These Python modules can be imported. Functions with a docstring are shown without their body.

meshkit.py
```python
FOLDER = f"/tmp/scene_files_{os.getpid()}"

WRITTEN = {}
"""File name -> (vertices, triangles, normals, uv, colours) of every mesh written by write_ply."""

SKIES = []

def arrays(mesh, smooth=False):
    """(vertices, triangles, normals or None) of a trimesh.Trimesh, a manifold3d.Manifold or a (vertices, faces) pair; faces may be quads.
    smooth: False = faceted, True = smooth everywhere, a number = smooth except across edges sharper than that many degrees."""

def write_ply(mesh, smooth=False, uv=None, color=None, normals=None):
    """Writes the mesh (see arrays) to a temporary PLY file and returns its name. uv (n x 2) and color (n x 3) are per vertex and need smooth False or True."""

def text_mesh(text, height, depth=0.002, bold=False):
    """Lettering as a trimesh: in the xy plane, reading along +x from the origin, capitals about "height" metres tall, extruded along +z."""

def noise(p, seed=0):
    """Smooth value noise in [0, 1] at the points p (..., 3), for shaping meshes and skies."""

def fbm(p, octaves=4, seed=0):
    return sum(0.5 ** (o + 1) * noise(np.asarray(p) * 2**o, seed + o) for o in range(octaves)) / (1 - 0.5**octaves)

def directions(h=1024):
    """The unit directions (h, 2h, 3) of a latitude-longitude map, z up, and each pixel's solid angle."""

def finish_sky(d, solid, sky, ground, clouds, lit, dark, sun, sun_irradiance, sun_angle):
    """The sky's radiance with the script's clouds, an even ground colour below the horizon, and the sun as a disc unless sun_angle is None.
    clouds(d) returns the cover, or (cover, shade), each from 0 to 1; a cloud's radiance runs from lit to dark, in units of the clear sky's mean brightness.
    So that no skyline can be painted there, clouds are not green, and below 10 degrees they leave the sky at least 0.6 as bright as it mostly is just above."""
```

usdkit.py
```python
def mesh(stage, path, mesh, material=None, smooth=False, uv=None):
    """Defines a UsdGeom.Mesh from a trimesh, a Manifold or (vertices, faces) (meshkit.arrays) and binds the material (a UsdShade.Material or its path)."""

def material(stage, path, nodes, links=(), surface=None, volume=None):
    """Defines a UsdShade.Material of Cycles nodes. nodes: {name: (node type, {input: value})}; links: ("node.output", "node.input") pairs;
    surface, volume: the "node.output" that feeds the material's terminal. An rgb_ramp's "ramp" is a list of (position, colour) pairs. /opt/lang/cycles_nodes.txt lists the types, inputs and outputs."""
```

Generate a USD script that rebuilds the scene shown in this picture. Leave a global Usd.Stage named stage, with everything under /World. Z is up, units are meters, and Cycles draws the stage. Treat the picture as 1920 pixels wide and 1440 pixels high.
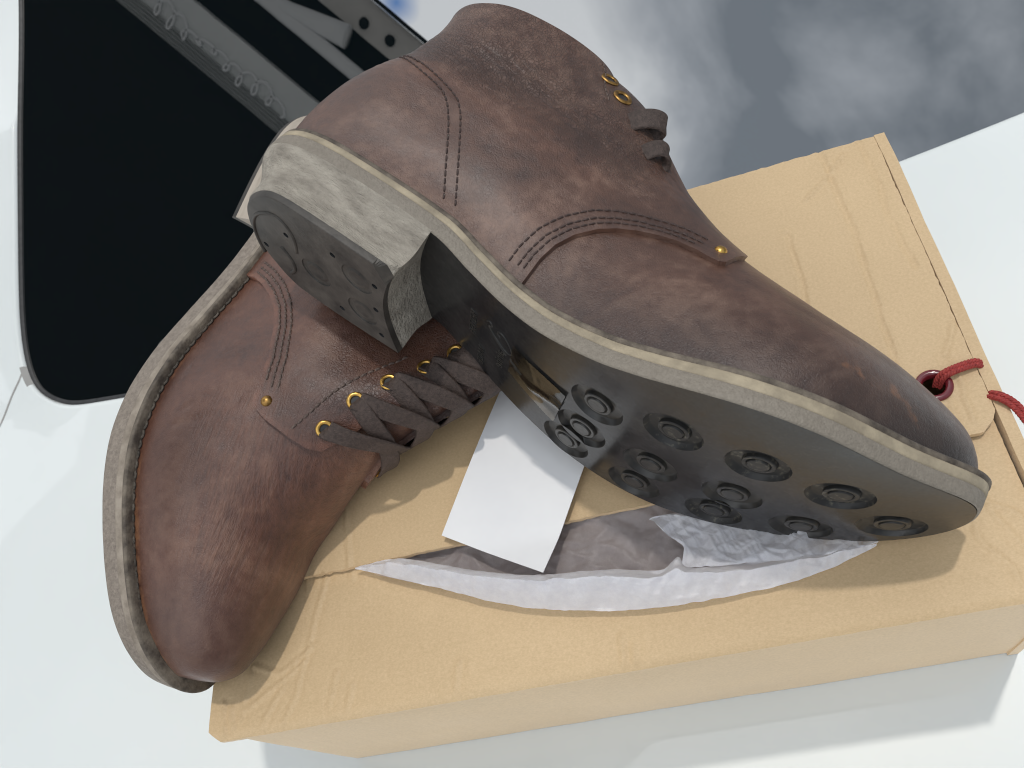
import math, numpy as np, trimesh, shapely, usdkit, meshkit
from pxr import Usd, UsdGeom, UsdLux, UsdShade, Gf, Sdf, Vt
from scipy.spatial import Delaunay
from scipy.interpolate import PchipInterpolator as PC, CubicSpline
EXPOSURE = -1.19
SUNDIR = (.17, .215, .962); SUN_I = .68; SUN_A = 2.0
SKY_S = .1
CLOUD_LOC = (.3, .1, 0); SHADE_LOC = (1.7, .4, 0)
CL_LIT, CL_MID, CL_DARK = (39, 40.5, 42), (20.5, 22.2, 24.4), (11, 12.5, 14.4)
GLASS_IOR = 3.3
stage = Usd.Stage.CreateInMemory()
UsdGeom.SetStageUpAxis(stage, 'Z'); UsdGeom.SetStageMetersPerUnit(stage, 1.0)
W = UsdGeom.Xform.Define(stage, '/World').GetPrim(); stage.SetDefaultPrim(W)
UsdGeom.Scope.Define(stage, '/World/Looks')
mm = 0.001
H = .1288                      # the deck lies H below the top of the box; the box top is z = 0
# ------------------------------------------------------------------ camera
EYE = np.array([0.23478, -0.06595, 0.35395])
RT = np.array([0.949556, -0.108642, -0.294178]); DN = np.array([-0.237474, -0.861782, -0.448261]); FW = np.array([-0.204817, 0.495509, -0.84411])
cam = UsdGeom.Camera.Define(stage, '/World/camera')
cam.CreateHorizontalApertureAttr(36.0); cam.CreateVerticalApertureAttr(27.0); cam.CreateFocalLengthAttr(36*1601.81/1920)
cam.CreateClippingRangeAttr(Gf.Vec2f(0.01, 500)); cam.CreateExposureAttr(EXPOSURE)
cam.CreateFStopAttr(26.0); cam.CreateFocusDistanceAttr(0.36)
def mat4(cx, cy, cz, o):
    m = np.eye(4); m[0,:3], m[1,:3], m[2,:3], m[3,:3] = cx, cy, cz, o
    return Gf.Matrix4d(*m.ravel().tolist())
cam.AddTransformOp().Set(mat4(RT, -DN, -FW, EYE))
# ------------------------------------------------------------------ light
SUN = np.array(SUNDIR, float); SUN /= np.linalg.norm(SUN)
sun = UsdLux.DistantLight.Define(stage, '/World/sun')
sun.CreateIntensityAttr(SUN_I); sun.CreateAngleAttr(SUN_A); sun.CreateColorAttr(Gf.Vec3f(1, .95, .88)); sun.CreateNormalizeAttr(True)
_x = np.cross([0, 1, 0], SUN); _x /= np.linalg.norm(_x); _y = np.cross(SUN, _x)
sun.AddTransformOp().Set(mat4(_x, _y, SUN, [0, 0, 3]))
def mat(name, nodes, links, surface, volume=None):
    return usdkit.material(stage, '/World/Looks/' + name, nodes, links, surface=surface, volume=volume)
el, rot = math.asin(SUN[2]), math.atan2(SUN[0], SUN[1])
mat('sky', {
    'sky': ('sky_texture', dict(sky_type='single_scattering', sun_disc=False, sun_elevation=el, sun_rotation=rot, altitude=100.0, air_density=1.0, aerosol_density=1.5)),
    'tc': ('texture_coordinate', {}),
    'mp': ('mapping', dict(scale=(1.0, 1.0, .8), location=CLOUD_LOC)),
    'n': ('noise_texture', dict(scale=2.2, detail=9.0, roughness=.56, distortion=.35)),
    'cov': ('rgb_ramp', dict(ramp=[(0, (.0,)*3), (.18, (.0,)*3), (.26, (1,)*3), (1, (1,)*3)])),
    'skb': ('mix', dict(mix_type='multiply', fac=1.0, color2=(1.0, 2.6, 5.0))), 'hd': ('vector_math', dict(math_type='distance', vector2=(-.192, .268, .944))), 'hn': ('math', dict(math_type='multiply_add', value2=.10)), 'hr': ('map_range', dict(from_min=.066, from_max=.098, to_min=0, to_max=1, clamp=True)), 'hm': ('math', dict(math_type='multiply')),
    'mp2': ('mapping', dict(scale=(1.0, 1.0, 1.0), location=SHADE_LOC)),
    'n2': ('noise_texture', dict(scale=3.4, detail=9.0, roughness=.52, distortion=.5)),
    'sep': ('separate_xyz', {}),
    'bank': ('map_range', dict(from_min=-.02, from_max=.20, to_min=.15, to_max=-.09, clamp=True)),
    'add': ('math', dict(math_type='add')),
    'shade': ('rgb_ramp', dict(ramp=[(0, CL_DARK), (.34, CL_DARK), (.50, CL_MID), (.68, CL_LIT), (1, CL_LIT)])),
    'cl': ('mix', dict(mix_type='mix')),
    'zf': ('map_range', dict(from_min=.1, from_max=1.0, to_min=.26, to_max=1.1, clamp=True)), 'zm': ('mix', dict(mix_type='multiply', fac=1.0)),
    'bg': ('background_shader', dict(strength=SKY_S))},
    [('tc.generated', 'mp.vector'), ('mp.vector', 'n.vector'), ('n.fac', 'cov.fac'), ('tc.generated', 'mp2.vector'), ('mp2.vector', 'n2.vector'),
     ('tc.generated', 'sep.vector'), ('sep.x', 'bank.value'), ('bank.result', 'add.value1'), ('n2.fac', 'add.value2'), ('add.value', 'shade.fac'),
     ('tc.generated', 'hd.vector1'), ('hd.value', 'hn.value3'), ('n2.fac', 'hn.value1'), ('hn.value', 'hr.value'), ('hr.result', 'hm.value1'), ('cov.color', 'hm.value2'), ('hm.value', 'cl.fac'), ('sky.color', 'skb.color1'), ('skb.color', 'cl.color1'), ('sep.z', 'zf.value'), ('shade.color', 'zm.color1'), ('zf.result', 'zm.color2'), ('zm.color', 'cl.color2'), ('cl.color', 'bg.color')], 'bg.background')
dome = UsdLux.DomeLight.Define(stage, '/World/sky')
UsdShade.MaterialBindingAPI.Apply(dome.GetPrim()).Bind(UsdShade.Material.Get(stage, '/World/Looks/sky'))
dome.GetPrim().SetCustomDataByKey('kind', 'structure')
# ------------------------------------------------------------------ helpers
def path(name, parent=None):
    base = (str(parent.GetPath()) if parent else '/World') + '/' + name
    p, i = base, 0
    while stage.GetPrimAtPath(p): i += 1; p = f'{base}_{i:03d}'
    return p
def tag(prim, label=None, cat=None, group=None, kind=None):
    prim = prim.GetPrim()
    for k, v in (('label', label), ('category', cat), ('group', group), ('kind', kind)):
        if v: prim.SetCustomDataByKey(k, v)
    return prim
def thing(name, label, cat, m=None, group=None):
    x = UsdGeom.Xform.Define(stage, path(name))
    if m is not None: x.AddTransformOp().Set(m)
    return tag(x, label, cat, group)
def normals(v, f):
    n = np.zeros_like(v); fn = np.cross(v[f[:,1]] - v[f[:,0]], v[f[:,2]] - v[f[:,0]])
    for k in range(3): np.add.at(n, f[:, k], fn)
    return n / np.maximum(np.linalg.norm(n, axis=1, keepdims=True), 1e-20)
def put(name, v, f, material, parent=None, smooth=True, attrs=None, label=None):
    v = np.asarray(v, float); f = np.asarray(f, int)
    if f.shape[1] == 4: f = np.vstack([f[:, [0,1,2]], f[:, [0,2,3]]])
    p = path(name, parent); m = UsdGeom.Mesh.Define(stage, p)
    if smooth not in (True, False):
        t = trimesh.graph.smooth_shade(trimesh.Trimesh(v, f, process=False), angle=math.radians(smooth), facet_minarea=None)
        v, f = np.array(t.vertices), np.array(t.faces); smooth = True
    m.CreatePointsAttr(Vt.Vec3fArray.FromNumpy(v.astype(np.float32)))
    m.CreateFaceVertexCountsAttr(Vt.IntArray.FromNumpy(np.full(len(f), 3, np.int32)))
    m.CreateFaceVertexIndicesAttr(Vt.IntArray.FromNumpy(f.astype(np.int32).ravel()))
    m.CreateSubdivisionSchemeAttr('none')
    if smooth:
        m.CreateNormalsAttr(Vt.Vec3fArray.FromNumpy(normals(v, f).astype(np.float32))); m.SetNormalsInterpolation('vertex')
    for k, a in (attrs or {}).items():
        UsdGeom.PrimvarsAPI(m).CreatePrimvar(k, Sdf.ValueTypeNames.FloatArray, 'vertex').Set(Vt.FloatArray.FromNumpy(np.asarray(a, np.float32)))
    UsdShade.MaterialBindingAPI.Apply(m.GetPrim()).Bind(UsdShade.Material.Get(stage, '/World/Looks/' + material))
    if label: m.GetPrim().SetCustomDataByKey('label', label)
    return m.GetPrim()
class MB:
    def __init__(s): s.v, s.f, s.n = [], [], 0
    def add(s, v, f):
        v = np.asarray(v, float).reshape(-1, 3); f = np.asarray(f, int)
        if f.shape[1] == 4: f = np.vstack([f[:, [0,1,2]], f[:, [0,2,3]]])
        s.v.append(v); s.f.append(f + s.n); s.n += len(v); return s
    def tm(s, t): return s.add(t.vertices, t.faces)
    def get(s): return np.vstack(s.v), np.vstack(s.f)
def quads(n, m, wrap=False):
    i, j = np.meshgrid(np.arange(n-1), np.arange(m if wrap else m-1), indexing='ij')
    a = i*m + j; b = i*m + (j+1) % m
    return np.stack([a, b, b+m, a+m], -1).reshape(-1, 4)
def tube(P, r, sides=8, closed=False, cap=True):
    P = np.asarray(P, float); n = len(P)
    t = (np.roll(P, -1, 0) - np.roll(P, 1, 0)) if closed else np.gradient(P, axis=0)
    t /= np.linalg.norm(t, axis=1, keepdims=True) + 1e-12
    up = np.array([0, 0, 1.]) if abs(t[0, 2]) < .9 else np.array([1., 0, 0])
    a = np.cross(t[0], up); a /= np.linalg.norm(a); A = []
    for k in range(n):
        a = a - t[k]*(a @ t[k]); a /= np.linalg.norm(a) + 1e-12; A.append(a)
    A = np.array(A); B = np.cross(t, A); th = np.arange(sides)*2*np.pi/sides
    r = np.broadcast_to(r, (n,))
    V = (P[:, None] + r[:, None, None]*(np.cos(th)[None, :, None]*A[:, None] + np.sin(th)[None, :, None]*B[:, None])).reshape(-1, 3)
    F = quads(n + (1 if closed else 0), sides, True) % len(V)
    F = np.vstack([F[:, [0, 1, 2]], F[:, [0, 2, 3]]])
    if not closed and cap:
        F = np.vstack([F, [[0, k+1, k] for k in range(1, sides-1)], [[len(V)-sides, len(V)-sides+k, len(V)-sides+k+1] for k in range(1, sides-1)]])
    return V, F[:, ::-1]
def lathe(prof, seg=40):
    prof = np.asarray(prof, float); th = np.arange(seg)*2*np.pi/seg
    V = np.stack([prof[:, None, 0]*np.cos(th), prof[:, None, 0]*np.sin(th), np.repeat(prof[:, 1:2], seg, 1)], -1).reshape(-1, 3)
    return V, quads(len(prof), seg, True)
def fill(outer, holes=(), step=.004, margin=.55):
    """Delaunay of a polygon with holes and an inner grid of points: (points 2d, faces), faces counter-clockwise"""
    poly = shapely.Polygon(outer, [h for h in holes])
    x0, y0, x1, y1 = poly.bounds
    g = np.stack(np.meshgrid(np.arange(x0, x1, step), np.arange(y0, y1, step)), -1).reshape(-1, 2)
    ok = shapely.contains_xy(poly.buffer(-step*margin), g[:, 0], g[:, 1])
    P = np.vstack([outer] + list(holes) + [g[ok]])
    T = Delaunay(P).simplices
    c = P[T].mean(1); T = T[shapely.contains_xy(poly, c[:, 0], c[:, 1])]
    a = P[T]; e1_, e2_ = a[:, 1]-a[:, 0], a[:, 2]-a[:, 0]; s = e1_[:, 0]*e2_[:, 1] - e1_[:, 1]*e2_[:, 0]; T = T[np.abs(s) > 1e-12]; s = s[np.abs(s) > 1e-12]
    T[s < 0] = T[s < 0][:, ::-1]
    return P, T
def smoothpts(P, n, closed=False):
    P = np.asarray(P, float)
    if closed: P = np.vstack([P, P[:1]])
    t = np.r_[0, np.cumsum(np.linalg.norm(np.diff(P, axis=0), axis=1)**.6)]
    q = CubicSpline(t, P, bc_type='periodic' if closed else 'natural')(np.linspace(0, t[-1], 3000))
    d = np.r_[0, np.cumsum(np.linalg.norm(np.diff(q, axis=0), axis=1))]
    s = np.linspace(0, d[-1], n, endpoint=not closed)
    return np.stack([np.interp(s, d, q[:, i]) for i in range(P.shape[1])], 1)
def polyline_dist(P, L):
    L = np.asarray(L, float); best = np.full(len(P), 9.)
    for a, b in zip(L[:-1], L[1:]):
        ab = b - a; t = np.clip(((P - a) @ ab)/(ab @ ab + 1e-15), 0, 1)
        best = np.minimum(best, np.linalg.norm(P - a - t[:, None]*ab, axis=1))
    return best
def sm(t): t = np.clip(t, 0, 1); return t*t*(3-2*t)
# ------------------------------------------------------------------ materials
def leather(name, c_dark, c_mid, c_light, rough, grain, pebble, seed, brush=0.0, brot=(0, .55, 0), spec=(.7, .66)):
    nodes = {
        'tc': ('texture_coordinate', {}),
        'mp': ('mapping', dict(location=(seed, seed*.7, 0))),
        'big': ('noise_texture', dict(scale=17, detail=9, roughness=.66, distortion=.9)),
        'mid': ('noise_texture', dict(scale=160, detail=5, roughness=.65)),
        'fin': ('noise_texture', dict(scale=1500, detail=3, roughness=.7)),
        'ramp': ('rgb_ramp', dict(ramp=[(.29, c_dark), (.5, c_mid), (.71, c_light)])),
        'mixn': ('math', dict(math_type='multiply_add', value2=.34)),
        'sc': ('math', dict(math_type='multiply', value2=.66)),
        'atone': ('attribute', dict(attribute='tone')), 'arust': ('attribute', dict(attribute='rust')), 'apeb': ('attribute', dict(attribute='pebble')),
        'tonec': ('mix', dict(mix_type='multiply', fac=1.0)),
        'rn': ('math', dict(math_type='multiply')), 'rr': ('rgb_ramp', dict(ramp=[(.28, (0,)*3), (.46, (1,)*3)])),
        'rust': ('mix', dict(mix_type='mix', color2=(.17, .075, .035))),
        'sp': ('rgb_ramp', dict(ramp=[(.0, (.75,)*3), (.42, (1,)*3), (1, (1.12,)*3)])), 'spm': ('mix', dict(mix_type='multiply', fac=.9)),
        'rgh': ('map_range', dict(from_min=.3, from_max=.7, to_min=rough-.06, to_max=rough+.16)),
        'vor': ('voronoi_texture', dict(feature='distance_to_edge', scale=640)),
        'vr': ('map_range', dict(from_min=0, from_max=.16, to_min=0, to_max=1, clamp=True)),
        'dis': ('noise_texture', dict(scale=200, detail=3)),
        'dsc': ('vector_math', dict(math_type='scale', scale=.006)), 'dad': ('vector_math', dict(math_type='add')),
        'vp': ('math', dict(math_type='multiply')),
        'b1': ('bump', dict(strength=grain, distance=.0004)),
        'b2': ('bump', dict(distance=.0004)), 'bs': ('math', dict(math_type='multiply', value2=pebble)),
        'b3': ('bump', dict(strength=.25, distance=.0016)),
        'p': ('principled_bsdf', dict(specular_ior_level=spec[0], specular_tint=(1, .96, .97), sheen_weight=.03, sheen_roughness=.35, sheen_tint=(.85, .8, .82), coat_weight=.30, coat_roughness=.40, coat_ior=1.5))}
    links = [('tc.object', 'mp.vector')] + [('mp.vector', k + '.vector') for k in ('big', 'mid', 'fin', 'dis')] + [
        ('big.fac', 'sc.value1'), ('mid.fac', 'mixn.value1'), ('sc.value', 'mixn.value3'), ('mixn.value', 'ramp.fac'),
        ('ramp.color', 'tonec.color1'), ('atone.color', 'tonec.color2'), ('arust.fac', 'rn.value1'), ('mid.fac', 'rn.value2'), ('rn.value', 'rr.fac'),
        ('rr.color', 'rust.fac'), ('tonec.color', 'rust.color1'), ('fin.fac', 'sp.fac'), ('rust.color', 'spm.color1'), ('sp.color', 'spm.color2'),
        ('spm.color', 'p.base_color'), ('mid.fac', 'rgh.value'), ('rgh.result', 'p.roughness'),
        ('dis.color', 'dsc.vector1'), ('dsc.vector', 'dad.vector1'), ('mp.vector', 'dad.vector2'), ('dad.vector', 'vor.vector'),
        ('vor.distance', 'vr.value'), ('vr.result', 'b2.height'), ('apeb.fac', 'bs.value1'), ('bs.value', 'b2.strength'),
        ('fin.fac', 'b1.height'), ('mid.fac', 'b3.height'), ('b3.normal', 'b2.normal'), ('b2.normal', 'b1.normal'), ('b1.normal', 'p.normal')]
    if brush:
        nodes.update({'bm': ('mapping', dict(rotation=brot, scale=(60, 300, 900))), 'bn': ('noise_texture', dict(scale=1.0, detail=4, roughness=.6)),
                      'ab': ('attribute', dict(attribute='brush')), 'bbs': ('math', dict(math_type='multiply', value2=brush)), 'b4': ('bump', dict(distance=.0007)),
                      'br': ('rgb_ramp', dict(ramp=[(.3, (.82,)*3), (.6, (1.2, 1.15, 1.1))])), 'bmix': ('mix', dict(mix_type='multiply'))})
        links = [l for l in links if l[1] not in ('p.normal', 'p.base_color')] + [('mp.vector', 'bm.vector'), ('bm.vector', 'bn.vector'), ('bn.fac', 'b4.height'), ('ab.fac', 'bbs.value1'), ('bbs.value', 'b4.strength'),
            ('b1.normal', 'b4.normal'), ('b4.normal', 'p.normal'), ('bn.fac', 'br.fac'), ('ab.fac', 'bmix.fac'), ('spm.color', 'bmix.color1'), ('br.color', 'bmix.color2'), ('bmix.color', 'p.base_color')]
    mat(name, nodes, links, 'p.BSDF')
leather('leather_left', (.017, .0070, .0045), (.080, .0375, .0235), (.215, .130, .092), .36, .5, 1.0, 0.0, .5, (0, -.12, 0), (.55, .66))
leather('leather_right', (.024, .0080, .0045), (.088, .0360, .0215), (.175, .094, .062), .35, .45, .8, 3.1, 1.0, (0, .55, 0), (.55, .66))
def simple(name, c1, c2, scale, rough, bump=.3, bscale=None, dist=.0005, spec=.5, extra=None, pos=(.35, .65), stretch=None, metallic=0.0, detail=6, bmp=False):
    nodes = {'tc': ('texture_coordinate', {}), 'mp': ('mapping', dict(scale=stretch or (1, 1, 1))),
             'n': ('noise_texture', dict(scale=scale, detail=detail, roughness=.62)), 'r': ('rgb_ramp', dict(ramp=[(pos[0], c1), (pos[1], c2)])),
             'n2': ('noise_texture', dict(scale=bscale or scale*4, detail=4, roughness=.6)), 'b': ('bump', dict(strength=bump, distance=dist)),
             'p': ('principled_bsdf', dict(roughness=rough, specular_ior_level=spec, metallic=metallic, **(extra or {})))}
    mat(name, nodes, [('tc.object', 'mp.vector'), ('mp.vector', 'n.vector'), (('mp.vector' if bmp else 'tc.object'), 'n2.vector'), ('n.fac', 'r.fac'), ('r.color', 'p.base_color'), ('n2.fac', 'b.height'), ('b.normal', 'p.normal')], 'p.BSDF')
simple('stitch_thread', (.030, .017, .014), (.075, .047, .040), 900, .7, .2)
simple('stitch_dusty', (.06, .04, .033), (.16, .115, .095), 900, .75, .2)
simple('leather_lining', (.20, .125, .075), (.30, .20, .13), 60, .6, .2)
simple('heel_leather', (.205, .180, .147), (.40, .360, .300), 150, .66, 1.0, 520, .0017, pos=(.3, .7), stretch=(.42, .9, 1.3), bmp=True)
simple('heel_leather_b', (.30, .255, .205), (.46, .40, .33), 60, .55, .35, 500, .0005, stretch=(.4, 1, 2.5))
simple('heel_rubber', (.018, .0155, .013), (.056, .048, .040), 60, .5, .4, 500, .0006)
simple('midsole_tan', (.25, .208, .148), (.42, .352, .245), 90, .68, .5, 700, .0006)
simple('midsole_worn', (.19, .155, .12), (.33, .28, .225), 130, .68, .5, 700, .0006)
simple('welt_brown', (.055, .042, .032), (.20, .165, .125), 120, .7, .6, 800, .0008)
simple('welt_dark', (.045, .037, .030), (.150, .125, .100), 200, .8, .9, 900, .0012)
simple('brass', (.45, .25, .06), (.72, .45, .13), 300, .3, .1, metallic=1.0)
simple('brass_old', (.22, .12, .04), (.48, .28, .09), 300, .38, .2, metallic=1.0)
simple('lace_cotton', (.034, .0215, .0170), (.074, .050, .041), 700, .62, .9, 1500, .0006)
simple('gum_dirt', (.02, .018, .015), (.16, .14, .10), 260, .8, .4)
def rubber(name, edge1, edge2, es):
    mat(name, {'tc': ('texture_coordinate', {}), 'n': ('noise_texture', dict(scale=35, detail=8, roughness=.7)), 'd': ('noise_texture', dict(scale=500, detail=4, roughness=.7)),
        'r': ('rgb_ramp', dict(ramp=[(.35, (.006, .006, .0065)), (.62, (.012, .0115, .011)), (.85, (.045, .040, .032))])),
        'e': ('rgb_ramp', dict(ramp=[(.3, edge1), (.7, edge2)])), 'a': ('attribute', dict(attribute='edge')), 'm': ('mix', {}),
        'rg': ('map_range', dict(from_min=.35, from_max=.7, to_min=.16, to_max=.36)), 'rm': ('math', dict(math_type='multiply_add', value2=.4)),
        'v': ('voronoi_texture', dict(scale=es, feature='smooth_f1')), 'hb': ('math', dict(math_type='multiply')), 'b0': ('bump', dict(distance=.0006, strength=.55)),
        'b': ('bump', dict(strength=.07, distance=.0003)), 'p': ('principled_bsdf', dict(specular_ior_level=.5))},
        [('tc.object', 'n.vector'), ('tc.object', 'd.vector'), ('tc.object', 'v.vector'), ('n.fac', 'r.fac'), ('d.fac', 'e.fac'), ('r.color', 'm.color1'), ('e.color', 'm.color2'), ('a.fac', 'm.fac'), ('m.color', 'p.base_color'),
         ('n.fac', 'rg.value'), ('rg.result', 'rm.value3'), ('a.fac', 'rm.value1'), ('rm.value', 'p.roughness'), ('v.distance', 'hb.value1'), ('a.fac', 'hb.value2'), ('hb.value', 'b0.height'),
         ('d.fac', 'b.height'), ('b0.normal', 'b.normal'), ('b.normal', 'p.normal')], 'p.BSDF')
rubber('sole_rubber', (.190, .164, .132), (.245, .214, .174), 1300)
rubber('sole_rubber_b', (.16, .130, .105), (.29, .245, .20), 1000)
simple('stud_rubber', (.008, .008, .008), (.030, .027, .023), 260, .33, .25, 700, .0003)
simple('stud_dusty', (.010, .0095, .009), (.15, .135, .10), 420, .45, .3, 700, .0003, pos=(.55, .78))
mat('clear_film', {'g': ('glossy_bsdf', dict(color=(1, 1, 1), roughness=.05)), 't': ('transparent_bsdf', dict(color=(.88, .80, .66))), 'f': ('fresnel', dict(IOR=1.5)), 'm': ('mix_closure', {})},
    [('f.fac', 'm.fac'), ('t.BSDF', 'm.closure1'), ('g.BSDF', 'm.closure2')], 'm.closure')
def cardboard(name, a, b, rough=.55):
    mat(name, {'tc': ('texture_coordinate', {}), 'n': ('noise_texture', dict(scale=760, detail=5, roughness=.7)), 'mp': ('mapping', dict(scale=(900, 2600, 900))), 'fib': ('noise_texture', dict(scale=1, detail=3, roughness=.6)),
        'big': ('noise_texture', dict(scale=11, detail=7, roughness=.6)), 'mx': ('math', dict(math_type='multiply_add', value2=.45)), 's': ('math', dict(math_type='multiply', value2=.55)),
        'r': ('rgb_ramp', dict(ramp=[(.32, a), (.68, b)])), 'bv': ('rgb_ramp', dict(ramp=[(.3, (.94, .93, .92)), (.7, (1.04, 1.04, 1.05))])), 'm': ('mix', dict(mix_type='multiply', fac=1.0)),
        'fl': ('wave_texture', dict(bands_direction='x', scale=45, distortion=.6, detail=2, detail_scale=3)), 'b1': ('bump', dict(strength=.10, distance=.0004)), 'b2': ('bump', dict(strength=.07, distance=.0003)),
        'p': ('principled_bsdf', dict(roughness=rough, specular_ior_level=.35, sheen_weight=.12, sheen_roughness=.35))},
        [('tc.object', 'n.vector'), ('tc.object', 'mp.vector'), ('mp.vector', 'fib.vector'), ('tc.object', 'big.vector'), ('n.fac', 's.value1'), ('fib.fac', 'mx.value1'), ('s.value', 'mx.value3'), ('mx.value', 'r.fac'),
         ('big.fac', 'bv.fac'), ('r.color', 'm.color1'), ('bv.color', 'm.color2'), ('m.color', 'p.base_color'), ('tc.object', 'fl.vector'), ('fl.fac', 'b1.height'), ('n.fac', 'b2.height'), ('b1.normal', 'b2.normal'), ('b2.normal', 'p.normal')], 'p.BSDF')
cardboard('cardboard', (.515, .368, .205), (.655, .485, .288))
simple('card_white', (.78, .78, .79), (.83, .83, .83), 20, .5, .05)
mat('tissue', {'tc': ('texture_coordinate', {}), 'n': ('noise_texture', dict(scale=260, detail=6, roughness=.7)), 'r': ('rgb_ramp', dict(ramp=[(.3, (.80, .80, .85)), (.7, (.92, .92, .95))])),
    'v': ('noise_texture', dict(scale=150, detail=4, distortion=1.2)), 'b': ('bump', dict(strength=.3, distance=.0008)), 'd': ('principled_bsdf', dict(roughness=.42)), 't': ('translucent_bsdf', {}), 'x': ('transparent_bsdf', {}), 'm': ('mix_closure', dict(fac=.30)), 'm2': ('mix_closure', dict(fac=.16))},
    [('tc.object', 'n.vector'), ('n.fac', 'r.fac'), ('r.color', 'd.base_color'), ('r.color', 't.color'), ('tc.object', 'v.vector'), ('v.fac', 'b.height'), ('b.normal', 'd.normal'), ('d.BSDF', 'm.closure1'), ('t.BSDF', 'm.closure2'), ('m.closure', 'm2.closure1'), ('x.BSDF', 'm2.closure2')], 'm2.closure')
mat('tissue_thin', {'tc': ('texture_coordinate', {}), 'n': ('noise_texture', dict(scale=120, detail=6, roughness=.7)), 'r': ('rgb_ramp', dict(ramp=[(.3, (.50, .43, .42)), (.7, (.64, .57, .56))])),  # white tissue tinted mauve-brown: shade of the box interior put into its colour
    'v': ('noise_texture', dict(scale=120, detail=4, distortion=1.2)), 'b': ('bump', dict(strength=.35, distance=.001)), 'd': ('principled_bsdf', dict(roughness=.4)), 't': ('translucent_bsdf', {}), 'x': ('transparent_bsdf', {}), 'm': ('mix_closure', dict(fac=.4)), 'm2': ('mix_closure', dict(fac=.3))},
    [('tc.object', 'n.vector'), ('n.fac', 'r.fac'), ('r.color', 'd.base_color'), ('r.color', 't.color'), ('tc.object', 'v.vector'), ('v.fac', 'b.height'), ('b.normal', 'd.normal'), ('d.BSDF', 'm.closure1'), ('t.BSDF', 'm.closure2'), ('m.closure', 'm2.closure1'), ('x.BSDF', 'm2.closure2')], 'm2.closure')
mat('car_paint', {'tc': ('texture_coordinate', {}), 'n': ('noise_texture', dict(scale=6, detail=3)), 'r': ('rgb_ramp', dict(ramp=[(.3, (.70, .735, .725)), (.7, (.74, .77, .76))])), 'sp': ('noise_texture', dict(scale=38, detail=2)), 'sr': ('rgb_ramp', dict(ramp=[(.775, (1, 1, 1)), (.79, (.72, .71, .69))])), 'm': ('mix', dict(mix_type='multiply', fac=1.0)),
    'p': ('principled_bsdf', dict(roughness=.35, specular_ior_level=.3, coat_weight=.7, coat_roughness=.03))},
    [('tc.object', 'n.vector'), ('n.fac', 'r.fac'), ('tc.object', 'sp.vector'), ('sp.fac', 'sr.fac'), ('r.color', 'm.color1'), ('sr.color', 'm.color2'), ('m.color', 'p.base_color')], 'p.BSDF')
mat('tinted_glass', {'tc': ('texture_coordinate', {}), 'n': ('noise_texture', dict(scale=90, detail=5, roughness=.7)), 'r': ('rgb_ramp', dict(ramp=[(.72, (.001, .002, .0025)), (.80, (.02, .02, .02))])),
    'p': ('principled_bsdf', dict(roughness=.0, ior=GLASS_IOR, specular_ior_level=.5))}, [('tc.object', 'n.vector'), ('n.fac', 'r.fac'), ('r.color', 'p.base_color')], 'p.BSDF')
simple('seal_black', (.012, .013, .014), (.03, .03, .032), 200, .5, .1)
simple('cord_red', (.22, .022, .020), (.42, .055, .045), 900, .7, .5, 2500, .0004)
mat('enamel_burgundy', {'p': ('principled_bsdf', dict(base_color=(.13, .012, .018), roughness=.18, coat_weight=.6, coat_roughness=.08))}, [], 'p.BSDF')
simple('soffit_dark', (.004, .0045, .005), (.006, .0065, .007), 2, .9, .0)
simple('beam_grey', (.80, .83, .83), (.86, .88, .88), 3, .7, .1)
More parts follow.
